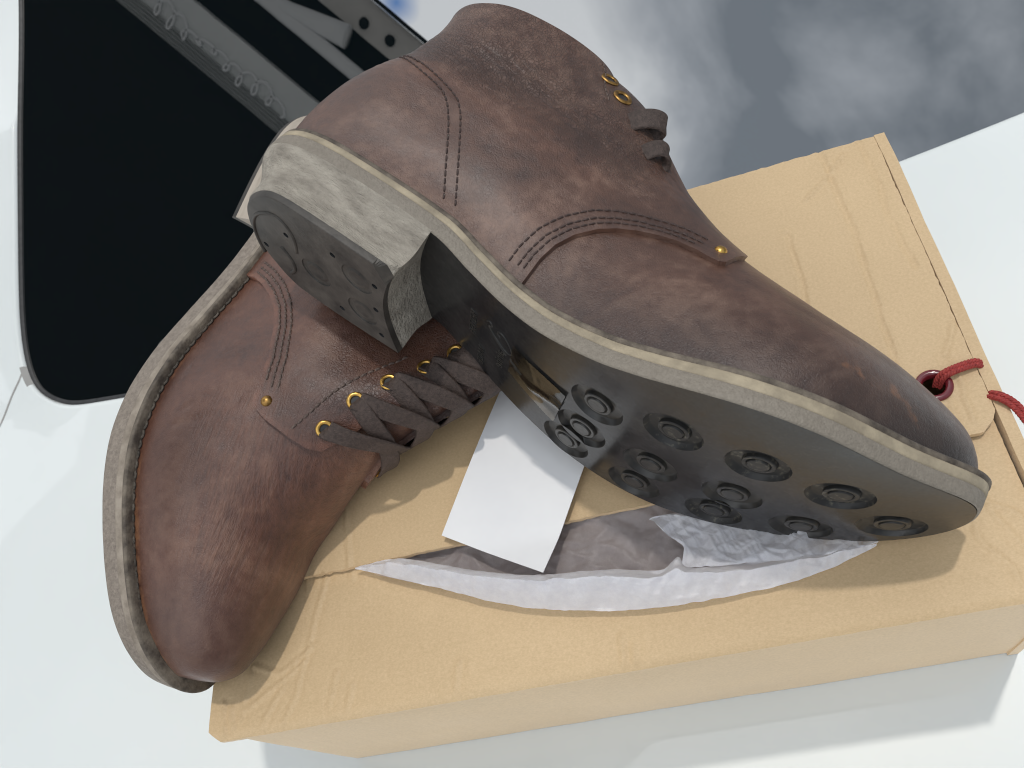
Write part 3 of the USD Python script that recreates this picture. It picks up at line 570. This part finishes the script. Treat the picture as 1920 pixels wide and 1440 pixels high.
    for k, s_ in enumerate(STUDS):
        v, f = lathe(prof2*mm, 40); xx = s_[0]*mm + v[:, 0]; v = np.c_[xx, s_[1]*mm + v[:, 1], z_ground(xx) + v[:, 2] + DZ*mm]
        pm('stud', v, f, 'stud_dusty' if k in (1, 2, 3, 6) else 'stud_rubber', 35)
    # heel block
    hm = O[(O[:, 0] <= .0805)]
    i0 = np.argmax(np.linalg.norm(np.roll(hm, -1, 0) - hm, axis=1)); hm = np.roll(hm, -(i0+1), 0)      # one breast end to the other
    hm = smoothpts(hm, 150)
    if hm[0, 1] > hm[-1, 1]: hm = hm[::-1]                                                               # medial end first
    hc = np.array([.045, 0])
    def hout(zq, inset):
        hn = np.gradient(hm, axis=0); hn = np.stack([hn[:, 1], -hn[:, 0]], 1); hn /= np.linalg.norm(hn, axis=1, keepdims=True)
        if (hn*(hm-hc)).sum() < 0: hn = -hn
        p = hm - hn*(inset if A else inset - .0032); u = zq/.0242
        p[:, 0] += (.0105 if A else .001)*max(0., 1-u)**1.3*sm((.03-p[:, 0])/.035)
        a, b = p[-1], p[0]; tt = np.linspace(0, 1, 42)[1:-1]; br = a + (b-a)*tt[:, None]; br[:, 0] -= .006*np.sin(np.pi*tt)*(1 + .0*u)
        p = np.vstack([p, br]); e = max(0, 1 - zq/.0105)
        if e > 0:
            nn_ = np.array([.865, -.5]); lim = np.array([.0690, -.032]) @ nn_ + (1-e)*.0145; ex = np.maximum(p @ nn_ - lim, 0); p = p - ex[:, None]*nn_
        return p
    def hblock(name, zs, ins, m, bottom, holes_=(), smooth=38):
        R_ = [np.c_[hout(a, b*mm), np.full(190, a)] for a, b in zip(zs, ins)]
        if zs[-1] > .02: R_[-1][:, 2] = z_ground(R_[-1][:, 0]) + .0006
        mb = MB(); mb.add(np.vstack(R_), quads(len(R_), 190, True))
        if bottom: P, T_ = fill(R_[0][:, :2], holes_, .0028); mb.add(np.c_[P, np.full(len(P), zs[0])], T_[:, ::-1])
        v, f = mb.get(); return pm(name, v, f, m, smooth)
    hh_ = [np.array(s_)*mm + circ*.0078 for s_ in HEEL_DISCS] + [np.array(s_)*mm + circ[::3]*.0014 for s_ in NAILS]
    lift = hblock('heel_lift', [0, .0005, .003], [2.6, 2.2, 2.3], 'heel_rubber' if A else 'heel_rubber', True, hh_)
    zs = np.r_[.003, .0034, np.linspace(.0045, .0246, 14)]; u = (zs-.003)/.0215
    hblock('heel_stack', zs, np.r_[2.4, 2.1, 2.1 + 2.4*np.sin(np.pi*np.clip(u[2:]*1.12, 0, 1))**1.4 - 1.9*u[2:]**3], 'heel_leather' if A else 'heel_leather_b', False)
    for s_ in HEEL_DISCS:
        v, f = lathe(np.array([(7.8, 0), (7.6, .5), (6.2, .75), (5.4, .6), (4.8, .2), (3.6, .12), (3.0, .45), (.02, .5)])*mm, 40); pm('heel_disc', v + [s_[0]*mm, s_[1]*mm, 0], f, 'heel_rubber', 35, parent=lift)
    for s_ in NAILS:
        v, f = lathe(np.array([(1.4, 0), (1.3, 2.4), (.02, 2.6)])*mm, 14); pm('nail_hole', v + [s_[0]*mm, s_[1]*mm, 0], f, 'seal_black', True, parent=lift)
    arc = np.array([(5.0, 19), (3.2, 10), (3.4, 0), (7, -9), (14, -16), (21, -18.5), (26, -14), (27.5, -6), (27, 0)])
    v, f = tube(np.c_[smoothpts(arc*mm, 60), np.full(60, .0001)], .0009, 8); pm('heel_ridge', v, f, 'heel_rubber', True, parent=lift)
    v, f = tube(np.c_[smoothpts(np.array([(18, 4), (22, 9), (23, 16), (20, 22)])*mm, 30), np.full(30, .0001)], .0010, 8); pm('heel_ridge', v, f, 'heel_rubber', True, parent=lift)
    if A:
        # the waist: raised lettering and the remains of a clear label
        def emboss(mesh, o, ux, uy, name):
            v = np.array(mesh.vertices); p = np.array(o) + v[:, :1]*np.array(ux) + v[:, 1:2]*np.array(uy)
            pm(name, np.c_[p*1.0, z_ground(p[:, 0]) - np.where(v[:, 2] > 1e-5, .00035, -.0003)], mesh.faces, 'stud_rubber', False)
        e1 = np.array([-.02, 1.]); e2 = np.array([-1., -.02])
        t1 = meshkit.text_mesh('BRITISH', .0036, .0006); t1.vertices[:, 0] *= .85; emboss(t1, (.1065, -.008), e1, e2, 'lettering')
        t1 = meshkit.text_mesh('MADE', .0036, .0006); emboss(t1, (.1125, .013), e1, e2, 'lettering')
        t1 = meshkit.text_mesh('ainite', .0042, .0006); t1.vertices[:, 0] += t1.vertices[:, 1]*.35; emboss(t1, (.1235, -.0005), e1, e2, 'lettering')
        mb = MB()
        for L in ([(112.5, -10.5), (113.5, -12), (115.2, -11.5), (115, -9.8), (113.6, -9.2), (116.5, -6), (120, -4), (124.5, -2), (127, -3.5), (126.5, -7), (123.5, -10.5), (120, -11.6), (118.6, -9.6), (120.5, -8.2)], [(113.8, -9.0), (117.5, -4.4), (122, -1.2), (124.5, .6)]):
            q = smoothpts(np.array(L)*mm, 70); mb.add(*tube(np.c_[q, z_ground(q[:, 0])], .0004, 6))
        pm('lettering', *mb.get(), 'stud_rubber')
        gx, gy = np.meshgrid(np.linspace(0, 1, 24), np.linspace(0, 1, 18), indexing='ij')
        c4 = np.array([(127.5, -12.9), (155.0, -9.0), (153.0, 18.3), (127.0, 8.5)])*mm
        p = c4[0]*((1-gx)*(1-gy))[..., None] + c4[1]*(gx*(1-gy))[..., None] + c4[2]*(gx*gy)[..., None] + c4[3]*((1-gx)*gy)[..., None]
        off = .0005 + .0012*np.exp(-((gy-.55-.12*np.sin(gx*5))/.07)**2) + .0007*fbm3(np.stack([gx*4, gy*3, gx*0], -1), 3, 8)
        pm('clear_label', np.c_[p.reshape(-1, 2), (z_ground(p[..., 0]) - off).ravel()], quads(24, 18), 'clear_film')
# ------------------------------------------------------------------ the car
TA = math.tan(math.radians(20))
def yfront(x): return .2868 + .16*np.asarray(x)**2
def body_z(x, y):
    s = .006; u = (y - yfront(x))/s
    return -H + TA*s*np.log1p(np.exp(np.clip(u, -40, 40))) - .16*np.maximum(-np.asarray(x)-.30, 0)**1.6 - 2.4*.022*np.log1p(np.exp(np.clip((-.165 - y)/.022, -40, 40))) - 1.5*.03*np.log1p(np.exp(np.clip((np.abs(np.asarray(x) - .28) - .95)/.03, -40, 40)))
def glass_z(x, y): return -H + TA*(y - yfront(x)) - .0042
_l = [(-.215, 1.15), (-.236, .90), (-.254, .648), (-.268, .55), (-.279, .465), (-.2865, .40), (-.2885, .368), (-.287, .343), (-.2815, .3245), (-.2705, .3115), (-.25, .3005), (-.22, .2955)]
_b = [(a, float(yfront(a))) for a in np.linspace(-.19, .78, 30)]
_r = [(.83, .42), (.84, .47), (.80, .80), (.76, 1.15)]
OPEN = smoothpts(np.array(_l + _b + _r), 500)
car = thing('car', 'white car with dark tinted rear window under the boots and cardboard box', 'car')
def body_panel(name, poly, hole, step, label=None):
    P, T_ = [], None
    P, T_ = fill(poly, (), step) if hole is None else fill(poly, (hole,), step)
    put(name, np.c_[P, body_z(P[:, 0], P[:, 1])], T_, 'car_paint', car, True, None, label)
def densify(P, st):
    P = np.asarray(P, float); out = []
    for a, b in zip(P, np.roll(P, -1, 0)):
        n = max(1, int(np.linalg.norm(b-a)/st)); out += [a + (b-a)*k/n for k in range(n)]
    return np.array(out)
seam = smoothpts(np.array([(-.2930, .3290), (-.2990, .3220), (-.3060, .3125), (-.3148, .2961), (-.345, .236), (-.40, .10), (-.45, -.10), (-.50, -.30), (-.53, -.46)]), 160)
sn = np.gradient(seam, axis=0); sn = np.stack([sn[:, 1], -sn[:, 0]], 1); sn /= np.linalg.norm(sn, axis=1, keepdims=True)
L0, L1 = seam - sn*.0010, seam + sn*.0010          # the gap between lid and rear wing
if L0[0, 0] > L1[0, 0]: L0, L1 = L1, L0
ic = np.argmin(np.linalg.norm(OPEN - seam[0], axis=1))
lipN = np.gradient(OPEN, axis=0); lipN = np.stack([lipN[:, 1], -lipN[:, 0]], 1); lipN /= np.linalg.norm(lipN, axis=1, keepdims=True)
if (lipN*(OPEN - [.25, .7])).sum() < 0: lipN = -lipN
RL = .0055
OUTER = OPEN + lipN*RL
base = shapely.box(-1.1, -.46, 1.6, 1.25) - shapely.Polygon(OUTER)
cutline = shapely.LineString(np.vstack([seam[0] + (seam[0]-seam[6])*3, seam, seam[-1] + (seam[-1]-seam[-2])*30])).buffer(.0010, cap_style='flat')
top = shapely.LineString([(.3, 1.1), (.3, 1.3)]).buffer(.0010, cap_style='flat')
pieces = sorted([g for g in (base - cutline - top).geoms if g.area > .01], key=lambda g: g.centroid.x)
for nm, g, st in (('rear_wing', pieces[0], .012), ('trunk_lid', pieces[-1], .02)):
    P = np.array(shapely.segmentize(g, .02).exterior.coords)[:-1]; P, T_ = fill(P, (), st); put(nm, np.c_[P, body_z(P[:, 0], P[:, 1])], T_, 'car_paint', car, True)
# the rolled edge round the window
rows = []
for a in np.linspace(0, 1, 9):
    q = a*np.pi/2; p = OPEN + lipN*(RL*(1-np.sin(q))); zz = body_z(OUTER[:, 0], OUTER[:, 1]) - RL*(1-np.cos(q)) + (body_z(p[:, 0], p[:, 1]) - body_z(OUTER[:, 0], OUTER[:, 1]))*.999
    rows.append(np.c_[p, zz])
rows.append(np.c_[OPEN, rows[-1][:, 2] - .006])
jj = ic; V_ = np.stack(rows)
for nm, a, b in (('window_edge', 0, ic-1), ('window_edge', ic+1, len(OPEN))):
    v = V_[:, a:b]; f = quads(v.shape[0], v.shape[1]); put(nm, v.reshape(-1, 3), f[:, ::-1], 'car_paint', car)
P, T_ = fill(OPEN - lipN*.0003, (), .02); put('rear_window', np.c_[P, glass_z(P[:, 0], P[:, 1])], T_, 'tinted_glass', car, True)
q = OPEN[(OPEN[:, 0] < .0)]; q2 = q - lipN[OPEN[:, 0] < .0]*.0032; v = np.vstack([np.c_[q, glass_z(q[:, 0], q[:, 1]) + .0018], np.c_[q2, glass_z(q2[:, 0], q2[:, 1]) + .0010], np.c_[q2, glass_z(q2[:, 0], q2[:, 1]) + .0001]])
put('window_seal', v, quads(3, len(q))[:, ::-1], 'seal_black', car)
v = np.vstack([np.c_[seam - sn*.004, body_z(*seam.T) - .0035], np.c_[seam + sn*.004, body_z(*seam.T) - .0035]]); put('panel_gap', v, quads(2, len(seam)), 'beam_shade', car)
# ------------------------------------------------------------------ the box
box = thing('shoe_box', 'brown corrugated cardboard shoe box with tuck lid under both boots', 'box')
XL, XR, YB = -.011, .3525, .2292
def _dent_map():        # the lid gives under the weight of the lower boot, just as deep as the boot lies
    set_shape(FRONT_B, SQB); WR[:] = [.35]
    ring, _, _ = loft(150, 150); q = ring.reshape(-1, 3); Mb = np.array([[-0.43377, 0.12368, 0.8925], [-0.90086, -0.0787, -0.42693], [0.01744, -0.9892, 0.14556]]); ob = np.array([0.06128, 0.31769, 0.02121])
    so = [np.c_[OUT*k, z_ground(OUT[:, 0]) + (.0145 if t else 0)] for t in (0, 1) for k in (1.0, .985)]
    w = ob + (np.vstack([q] + so)*[1, -1, 1]) @ Mb.T
    n = 64; g = np.zeros((n, n)); ix = ((w[:, 0] + .03)/.0045).astype(int); iy = ((w[:, 1] + .03)/.0045).astype(int); ok = (ix >= 0) & (ix < n) & (iy >= 0) & (iy < n) & (w[:, 2] < .0005)
    np.minimum.at(g, (ix[ok], iy[ok]), w[ok, 2] - .0030)
    from scipy.ndimage import grey_erosion, gaussian_filter
    return gaussian_filter(grey_erosion(g, size=3), .8)
DENT = _dent_map()
from scipy.ndimage import map_coordinates
def dent(x, y): return map_coordinates(DENT, [(np.asarray(x) + .03)/.0045 - .5, (np.asarray(y) + .03)/.0045 - .5], order=1, mode='nearest')*sm((np.interp(y, [.024, .027, .04, .068, .099, .112, .2], [-.03, -.014, .012, .022, .029, .040, .12]) - np.asarray(x))/.010)
CR = [[(321, 229), (321.3, 209.2), (322.2, 178.5), (319.8, 139.1), (317.6, 103.3), (317, 80)], [(339.7, 228.8), (340.5, 198.4), (338.6, 180.8), (341, 150)], [(306.7, 202.6), (317.8, 210.6), (330.5, 223.4)], [(293.2, 185.5), (292.6, 160), (290.9, 136.4), (296, 100)],
      [(39.5, 98.9), (37.6, 88.2), (36.4, 60)], [(56.3, 103.6), (59.1, 94.6), (60.1, 62)], [(338, 104), (343, 112), (346, 118)], [(327, 80), (325, 70)], [(333, 83), (331, 68)], [(340, 100), (338, 72)],
      [(46.2, 66), (42.1, 53.2), (35.6, 27.7), (31.9, 12.1), (26.9, 2.8)], [(35.6, 27.7), (18.4, 16.5), (6.6, 10.3)], [(9.6, 36), (7.5, 18.2), (5.4, 7.1)], [(26.4, 18.7), (18.8, 7.3), (16.3, 2.1)], [(40, 34), (24, 24), (10, 30)], [(0, 14), (1, 3)], [(-4, 16), (-3, 2)],
      [(326, 56), (324, 36), (325, 22.8), (330.9, 13.3), (332.2, 4)], [(219.4, 42.5), (217.2, 22.7)], [(335, 60), (331, 40), (337, 20), (343, 8)], [(331, 40), (340, 34), (343, 26)], [(60, 14), (58, 4)], [(52, 20), (49, 6)], [(110, 16), (108, 3)], [(181, 14), (180, 2)], [(186, 10), (185, 2)]]
def relief(x, y):
    w = np.array([x*1000, y*1000]).T.reshape(-1, 2); wob = (meshkit.fbm(np.c_[w*.11, np.zeros(len(w))], 3, 4) - .5)*2.4; w2 = w + np.c_[wob, wob*.4]
    z = np.zeros(len(w))
    for k, L in enumerate(CR):
        d = polyline_dist(w2, L); a = (.75 if k not in (0, 3) else .9); s = -1 if k in (0, 1, 3) else 1
        z += s*a*np.exp(-(d/.85)**2) - s*.45*a*np.exp(-((d-1.9)/1.1)**2)
    z += .28*(meshkit.fbm(np.c_[w*.02, np.zeros(len(w))], 3, 6) - .5)
    return (z*mm).reshape(np.shape(x))
def sheet(name, outline_, zf, th, step, parent, hole=None, m='cardboard'):
    P, T_ = fill(outline_, () if hole is None else (hole,), step, .5); z = zf(P[:, 0], P[:, 1]); n = len(P)
    E = boundary(T_); k = len(E); top = np.c_[P, z]; bot = np.c_[P, z - th]; wall = np.vstack([top[E[:, 0]], top[E[:, 1]], bot[E[:, 1]], bot[E[:, 0]]]); r = np.arange(k); o = 2*n
    f = np.vstack([T_, T_[:, ::-1] + n, np.stack([o+r+k, o+r, o+3*k+r], 1), np.stack([o+r+k, o+3*k+r, o+2*k+r], 1)])
    return put(name, np.vstack([top, bot, wall]), f, m, parent)
def rrect(x0, y0, x1, y1, rad, st=.004):
    g = shapely.box(x0, y0, x1, y1)
    P = [(x0, y1), (x0, y0)] if rad[0] == 0 else [(x0, y1)] + [(x0+rad[0]-rad[0]*math.cos(t), y0+rad[0]-rad[0]*math.sin(t)) for t in np.linspace(0, np.pi/2, 7)]
    P += [(x1-rad[1]+rad[1]*math.sin(t), y0+rad[1]-rad[1]*math.cos(t)) for t in np.linspace(0, np.pi/2, 14)] if rad[1] else [(x1, y0)]
    return densify(P + [(x1, y1)], st)
jag = lambda P, a, s: P + (np.stack([meshkit.fbm(np.c_[P*600, np.full(len(P), s)], 3, s), meshkit.fbm(np.c_[P*600, np.full(len(P), s+9.)], 3, s+1)], 1) - .5)*a
lid_o = jag(rrect(XL, .0664, .3472, YB, (0, .012), .0022), .0012, 3)
RING = np.array([.3290, .0912])
th_ = np.linspace(0, 2*np.pi, 33)[:-1]; ring_hole = RING + np.stack([np.cos(th_), np.sin(th_)], 1)*.0052
lid = sheet('lid_panel', lid_o, lambda x, y: relief(x, y) + dent(x, y) + .0006*sm((x-.25)/.1)*sm((.1-y)/.03), .0028, .0013, box, ring_hole)
cutout = smoothpts(np.array([(.078, .074), (.090, .060), (.112, .0515), (.148, .0425), (.182, .036), (.215, .033), (.250, .034), (.272, .041), (.286, .052), (.290, .064), (.290, .078)]), 90)
cutout = np.vstack([cutout, densify([(.288, .082), (.080, .082), (.079, .079)], .005)[:-4]])
fp_o = jag(densify([(XL, .088), (XL+.0005, .004), (XL+.006, -.0006), (.3462, -.0006), (.3462, .088)], .0022), .0004, 7)
fp = lambda x, y: relief(x, y) + dent(x, y) - .0036*sm(y/.05) - .0016*(1 - np.clip((y+.0006)/.004, 0, 1))**2
sheet('front_panel', fp_o, fp, .0028, .0014, box, cutout)
def wallbox(name, a, b, h0, h1, t, n=60, bulge=0.0, zt=None):
    """an upright panel from a to b (plan), its outer face to the right of a-b"""
    a, b = np.array(a, float), np.array(b, float); d = (b-a)/np.linalg.norm(b-a); nrm = np.array([d[1], -d[0]])
    u, v = np.meshgrid(np.linspace(0, 1, n), np.linspace(0, 1, 22), indexing='ij'); p = a + (b-a)*u[..., None]
    top = h1 if zt is None else zt(p[..., 0], p[..., 1]); z = h0 + (top-h0)*v
    bul = bulge*np.sin(np.pi*u)*np.sin(np.pi*v) + .0009*(meshkit.fbm(np.stack([u*8, v*3, u*0], -1), 3, 2) - .5)
    o = np.concatenate([p + nrm*bul[..., None], z[..., None]], -1); i_ = np.concatenate([p - nrm*t + nrm*bul[..., None], z[..., None]], -1)
    mb = MB(); mb.add(o, quads(n, 22)); mb.add(i_, quads(n, 22)[:, ::-1])
    tp = np.stack([o[:, -1], i_[:, -1]], 1); mb.add(tp, quads(n, 2))
    for e in (0, -1): mb.add(np.stack([o[e], i_[e]], 1), quads(22, 2))
    v_, f_ = mb.get(); put(name, v_, f_, 'cardboard', box, 40)
wallbox('front_wall', (0, .0012), (.3500, .0012), -H + .0004, -.0028, .0032, 90, .0010)
wallbox('right_wall', (.3525, .0002), (.3525, YB + .0005), -H + .0004, .0002, .0049, 80, .0006)
wallbox('back_wall', (.3470, YB + .0004), (.0005, YB + .0004), -H + .0004, -.0034, .0032, 90, 0.0, lambda x, y: dent(x, y) - .0034)
wallbox('left_wall', (0, YB - .0035), (0, .0050), -H + .0004, -.0040, .0032, 80, 0, lambda x, y: dent(x*0 + .0, y) - .0052)
put('box_floor', [(.004, .004, -H+.002), (.348, .004, -H+.002), (.348, .226, -H+.002), (.004, .226, -H+.002)], [[0, 1, 2, 3]], 'cardboard', box, False)
# side tuck seen below the front right corner
put('side_tuck', [(.3530, .006, -H+.001), (.3580, .016, -H+.0015), (.3575, .075, -.062), (.3530, .070, -.060), (.3534, .006, -H+.0004), (.3584, .016, -H+.0009)], [[0, 1, 2, 3], [4, 5, 1, 0]], 'cardboard', box, False)
v, f = lathe(np.array([(4.4, -2.2), (4.4, .0), (4.9, 1.0), (5.9, 1.45), (7.0, 1.0), (7.5, .15), (7.3, -.1)])[::-1]*mm, 56); put('eyelet_ring', v + [RING[0], RING[1], .0004], f[:, ::-1], 'enamel_burgundy', box)
v, f = lathe(np.array([(4.5, -2.6), (5.2, -2.7), (5.2, -1.0)])*mm, 40); put('eyelet_liner', v + [RING[0], RING[1], .0004], f, 'brass', box)
# ------------------------------------------------------------------ red cord: two lengths, each of two twisted strands
def cord(name, L, label, off, ph=0.0):
    root = thing(name, label, 'cord', None)
    C_ = smoothpts(np.array(L)*mm, 160); t = np.gradient(C_, axis=0); t /= np.linalg.norm(t, axis=1, keepdims=True); a = np.cross(t, [0, 0, 1.]); a /= np.linalg.norm(a, axis=1, keepdims=True); b = np.cross(a, t)
    s = np.r_[0, np.cumsum(np.linalg.norm(np.diff(C_, axis=0), axis=1))]
    for o in (-off, off):
        mb = MB(); base = C_ + a*o
        for k in range(3):
            w = 2*np.pi*(s/.0042 + k/3 + ph + (o > 0)*.17); mb.add(*tube(base + (a*np.cos(w)[:, None] + b*np.sin(w)[:, None])*.00062, .00068, 6))
        put('cord_strand', *mb.get(), 'cord_red', root)
cord('red_cord', [(331.0, 92.0, -3.5), (332.0, 93.3, .5), (333.8, 94.0, 3.0), (338, 95.0, 3.4), (343, 96.0, 2.8), (347.5, 96.4, 1.8), (349.2, 96.2, -.5), (349.5, 96.0, -4)], 'short red twisted cord looped through the burgundy eyelet of the box lid', .0009)
cord('red_cord', [(344.5, 84, -4.0), (347.3, 82.2, -.6), (350, 79.6, 1.9), (353.5, 75.5, 1.9), (356.5, 67.5, .6), (360, 57, -3), (364, 44, -11), (369, 30, -25)], 'red twisted cord trailing from under the lid corner over the right rim of the box', .0010, .3)
# ------------------------------------------------------------------ tissue paper and card
def crumple(q, seed):
    """sharp folds: the greatest of a few tilted planes in each cell, at two sizes"""
    out = 0
    for sc, am in ((1.0, 1.0), (2.3, .5), (5.1, .22)):
        rng = np.random.default_rng(seed + int(sc*10)); p = q[..., :2]*sc + (meshkit.fbm(np.concatenate([q[..., :2]*sc*.6, q[..., :1]*0], -1), 2, seed)[..., None] - .5)*1.2
        th = rng.uniform(0, 2*np.pi, 3); ph = rng.uniform(0, 9, 3); v = 0
        for a, b in zip(th, ph):
            w = p[..., 0]*np.cos(a) + p[..., 1]*np.sin(a) + b; v = np.maximum(v, np.abs(w - np.round(w)))
        out = out + am*(v - .36)*2.2
    return out
def ruled(U, L, zprof, name, m, parent, n=150, k=36, seed=5, amp=.0022, fz=60, torn=0.0):
    U, L = smoothpts(np.array(U, float), n), smoothpts(np.array(L, float), n); s = np.linspace(0, 1, k)
    if torn:
        for e_, g_ in ((U, 1), (L, -1)): e_ += np.stack([meshkit.fbm(np.c_[e_*240, np.full(n, 3.)], 4, seed) - .5, meshkit.fbm(np.c_[e_*240, np.full(n, 8.)], 4, seed+4) - .5], 1)*torn
    P = U[:, None]*(1-s)[None, :, None] + L[:, None]*s[None, :, None]
    u = np.linspace(0, 1, n)[:, None]*np.ones(k); z = zprof(u, s[None]*np.ones((n, 1)))
    q = np.concatenate([P*fz, np.zeros((n, k, 1))], -1); z = z + amp*crumple(q, seed)*np.minimum(1, 5*s*(1-s)*2 + .3)
    return put(name, np.concatenate([P, z[..., None]], -1).reshape(-1, 3), quads(n, k), m, parent, 55)
tp = thing('tissue_paper', 'thin white tissue paper poking out of the box opening beneath the card', 'tissue paper')
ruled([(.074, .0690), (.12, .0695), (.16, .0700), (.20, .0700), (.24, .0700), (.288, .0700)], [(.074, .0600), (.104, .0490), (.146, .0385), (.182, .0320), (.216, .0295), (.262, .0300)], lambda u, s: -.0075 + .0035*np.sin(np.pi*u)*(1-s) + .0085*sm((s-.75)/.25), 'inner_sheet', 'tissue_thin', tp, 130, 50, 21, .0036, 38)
up = np.array([(63.6, 65.4), (76, 66.0), (88.4, 64.5), (100, 60.5), (111.3, 56.0), (125, 51.0), (138.1, 47.0), (150, 44.2), (165, 42.5), (182.4, 40.0), (196, 37.2), (205, 36.8), (211, 40.0), (212.5, 36.5), (222, 33.5), (245, 32.0), (270, 31), (287, 30.3)])*mm
lo = np.array([(63.6, 64.8), (72, 61.5), (82.6, 56.6), (96, 51), (110.4, 45.0), (122, 39.5), (134.2, 34.6), (150, 29.4), (168.5, 25.4), (180, 23.2), (190.6, 21.7), (201, 20.8), (212.4, 20.3), (222, 20.3), (233.9, 20.6), (255.2, 21.9), (275, 26.0), (286.8, 29.6)])*mm
ruled(up, lo, lambda u, s: (.0016 + .0024*np.sin(np.pi*u)) + .0150*np.sin(np.pi*np.clip(u*1.02, 0, 1))**.8*np.where(s < .42, s/.42, 1 - (s-.42)/.58), 'outer_sheet', 'tissue', tp, 240, 60, 5, .0050, 40, .0007)
tu = np.array([(201.5, 59.5), (206, 60.2), (214, 59), (224, 56.8), (236, 53), (250, 47.5), (265, 41), (278, 35.5), (288, 31)])*mm
tl = np.array([(203.5, 57.5), (206.5, 52.5), (211.5, 46), (214, 41.5), (212, 36), (222, 32.5), (246, 29.8), (268, 28.6), (287.5, 30.2)])*mm
ruled(tu, tl, lambda u, s: .0030 + .0050*sm(s)*np.sin(np.pi*u) - .002*(1-s), 'flap_sheet', 'tissue', tp, 170, 70, 9, .0044, 36, .0009)
cardq = thing('white_card', 'blank white card lying on the box lid under the upper boot', 'card')
a0, b0 = np.array([.1087, .0705]), np.array([.1544, .0428]); n0 = np.array([.475, .880]); Lc = .088
P = densify([a0, b0, b0 + n0*Lc, a0 + n0*Lc], .004); Pz = lambda x, y: .0052 + .0016*np.sin(((np.array([x, y]).T - a0) @ n0)/Lc*3) + .0105*sm((.060-y)/.02)*0 + np.maximum(0, (.058 - y))*.32
P2, T_ = fill(P, (), .004); z = Pz(P2[:, 0], P2[:, 1]); E = boundary(T_); n = len(P2); k = len(E); r = np.arange(k)
top = np.c_[P2, z]; bot = np.c_[P2, z-.0006]; wl = np.vstack([top[E[:, 0]], top[E[:, 1]], bot[E[:, 1]], bot[E[:, 0]]])
put('card_sheet', np.vstack([top, bot, wl]), np.vstack([T_, T_[:, ::-1]+n, np.stack([2*n+r+k, 2*n+r, 2*n+3*k+r], 1), np.stack([2*n+r+k, 2*n+3*k+r, 2*n+2*k+r], 1)]), 'card_white', cardq)
# ------------------------------------------------------------------ the boots
bootA = thing('boot', 'brown leather left boot lying on its side, studded black sole towards the viewer', 'boot', mat4(*np.array([[0.68652, -0.35798, 0.63289], [-0.65362, 0.07749, 0.75284], [-0.31855, -0.93051, -0.18079]]).T, [0.07138, 0.18497, 0.11333]), None)
build_boot('A', bootA)
bootB = thing('boot', 'brown leather laced boot lying beneath the other, toe over the box corner', 'boot', mat4(*np.array([[-0.43377, 0.12368, 0.8925], [-0.90086, -0.0787, -0.42693], [0.01744, -0.9892, 0.14556]]).T, [0.06128, 0.31769, 0.02121]), None)
build_boot('B', bootB)
# ------------------------------------------------------------------ the building that the window mirrors
A_ = np.array([.62, -.785]); A_ /= np.linalg.norm(A_); B_ = np.array([-A_[1], A_[0]]); ZC = 3.0
bld = thing('building_canopy', 'dark canopy and grey sign beam of a building, mirrored in the rear window', 'building')
def slab(name, b0, b1, z0, z1, m, a0=-3.8, a1=-.45, lab=None):
    c = [(A_*a + B_*b) for a, b in ((a0, b0), (a1, b0), (a1, b1), (a0, b1))]
    v = [(*p, z0) for p in c] + [(*p, z1) for p in c]; f = [[0, 3, 2, 1], [4, 5, 6, 7], [0, 1, 5, 4], [1, 2, 6, 5], [2, 3, 7, 6], [3, 0, 4, 7]]
    return put(name, v, f, m, bld, False, None, lab)
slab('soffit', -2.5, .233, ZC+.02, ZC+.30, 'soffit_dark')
slab('wall_strip', .235, .384, ZC-.01, ZC+.34, 'render_wall'); slab('roof_edge', .386, .404, ZC-.03, ZC+.40, 'soffit_dark')
slab('sign_beam', -.345, -.119, ZC-.06, ZC+.018, 'beam_grey')
for k in range(5): slab('beam_rib', -.343+.016*k, -.343+.016*k+.008, ZC-.075, ZC-.062, 'beam_shade')
for b, r, zz in ((.092, .034, ZC-.06),):
    p0, p1 = A_*-3.8 + B_*b, A_*-.45 + B_*b; v, f = tube(np.array([[*p0, zz], [*(p0*.5+p1*.5), zz], [*p1, zz]]), r, 14); put('downpipe', v, f, 'pipe_grey', bld)
q = [A_*-1.98 + B_*.085, A_*-1.80 + B_*.125, A_*-1.62 + B_*.17, A_*-1.52 + B_*.195]; v, f = tube(np.array([[*p, ZC-.06] for p in q]), np.array([.03, .036, .046, .052]), 12); put('pipe_branch', v, f, 'pipe_grey', bld)
for a, bb_ in ((-1.50, .285), (-1.36, .300)):
    p = A_*a + B_*bb_; v, f = lathe(np.array([(.024, -.02), (.024, .0), (.01, .006), (.0001, .006)])[::-1]*1.0, 16); put('bolt', v*[1, 1, -1] + [*p, ZC-.022], f, 'soffit_dark', bld)
sq = []
for k in range(420):
    t = k/419; w = t*2*math.pi*9.5; hgt = .030 + .016*math.sin(t*9+1) + (.018 if .12 < t < .26 else 0)
    sq.append((-2.42 + .80*t + .030*math.sin(w), -.245 + hgt*math.cos(w)*.9 + .010*math.sin(t*17), ZC-.070))
mb = MB(); sq = np.array(sq); P3 = np.c_[A_*sq[:, :1] + B_*sq[:, 1:2], sq[:, 2]]; mb.add(*tube(P3, .0075, 6)); put('script_relief', *mb.get(), 'pipe_grey', bld)
# ------------------------------------------------------------------ ground under the car
g = put('ground', [(-40, -40, -H-.92), (40, -40, -H-.92), (40, 40, -H-.92), (-40, 40, -H-.92)], [[0, 1, 2, 3]], 'concrete', None, False); tag(g, None, None, None, 'structure')
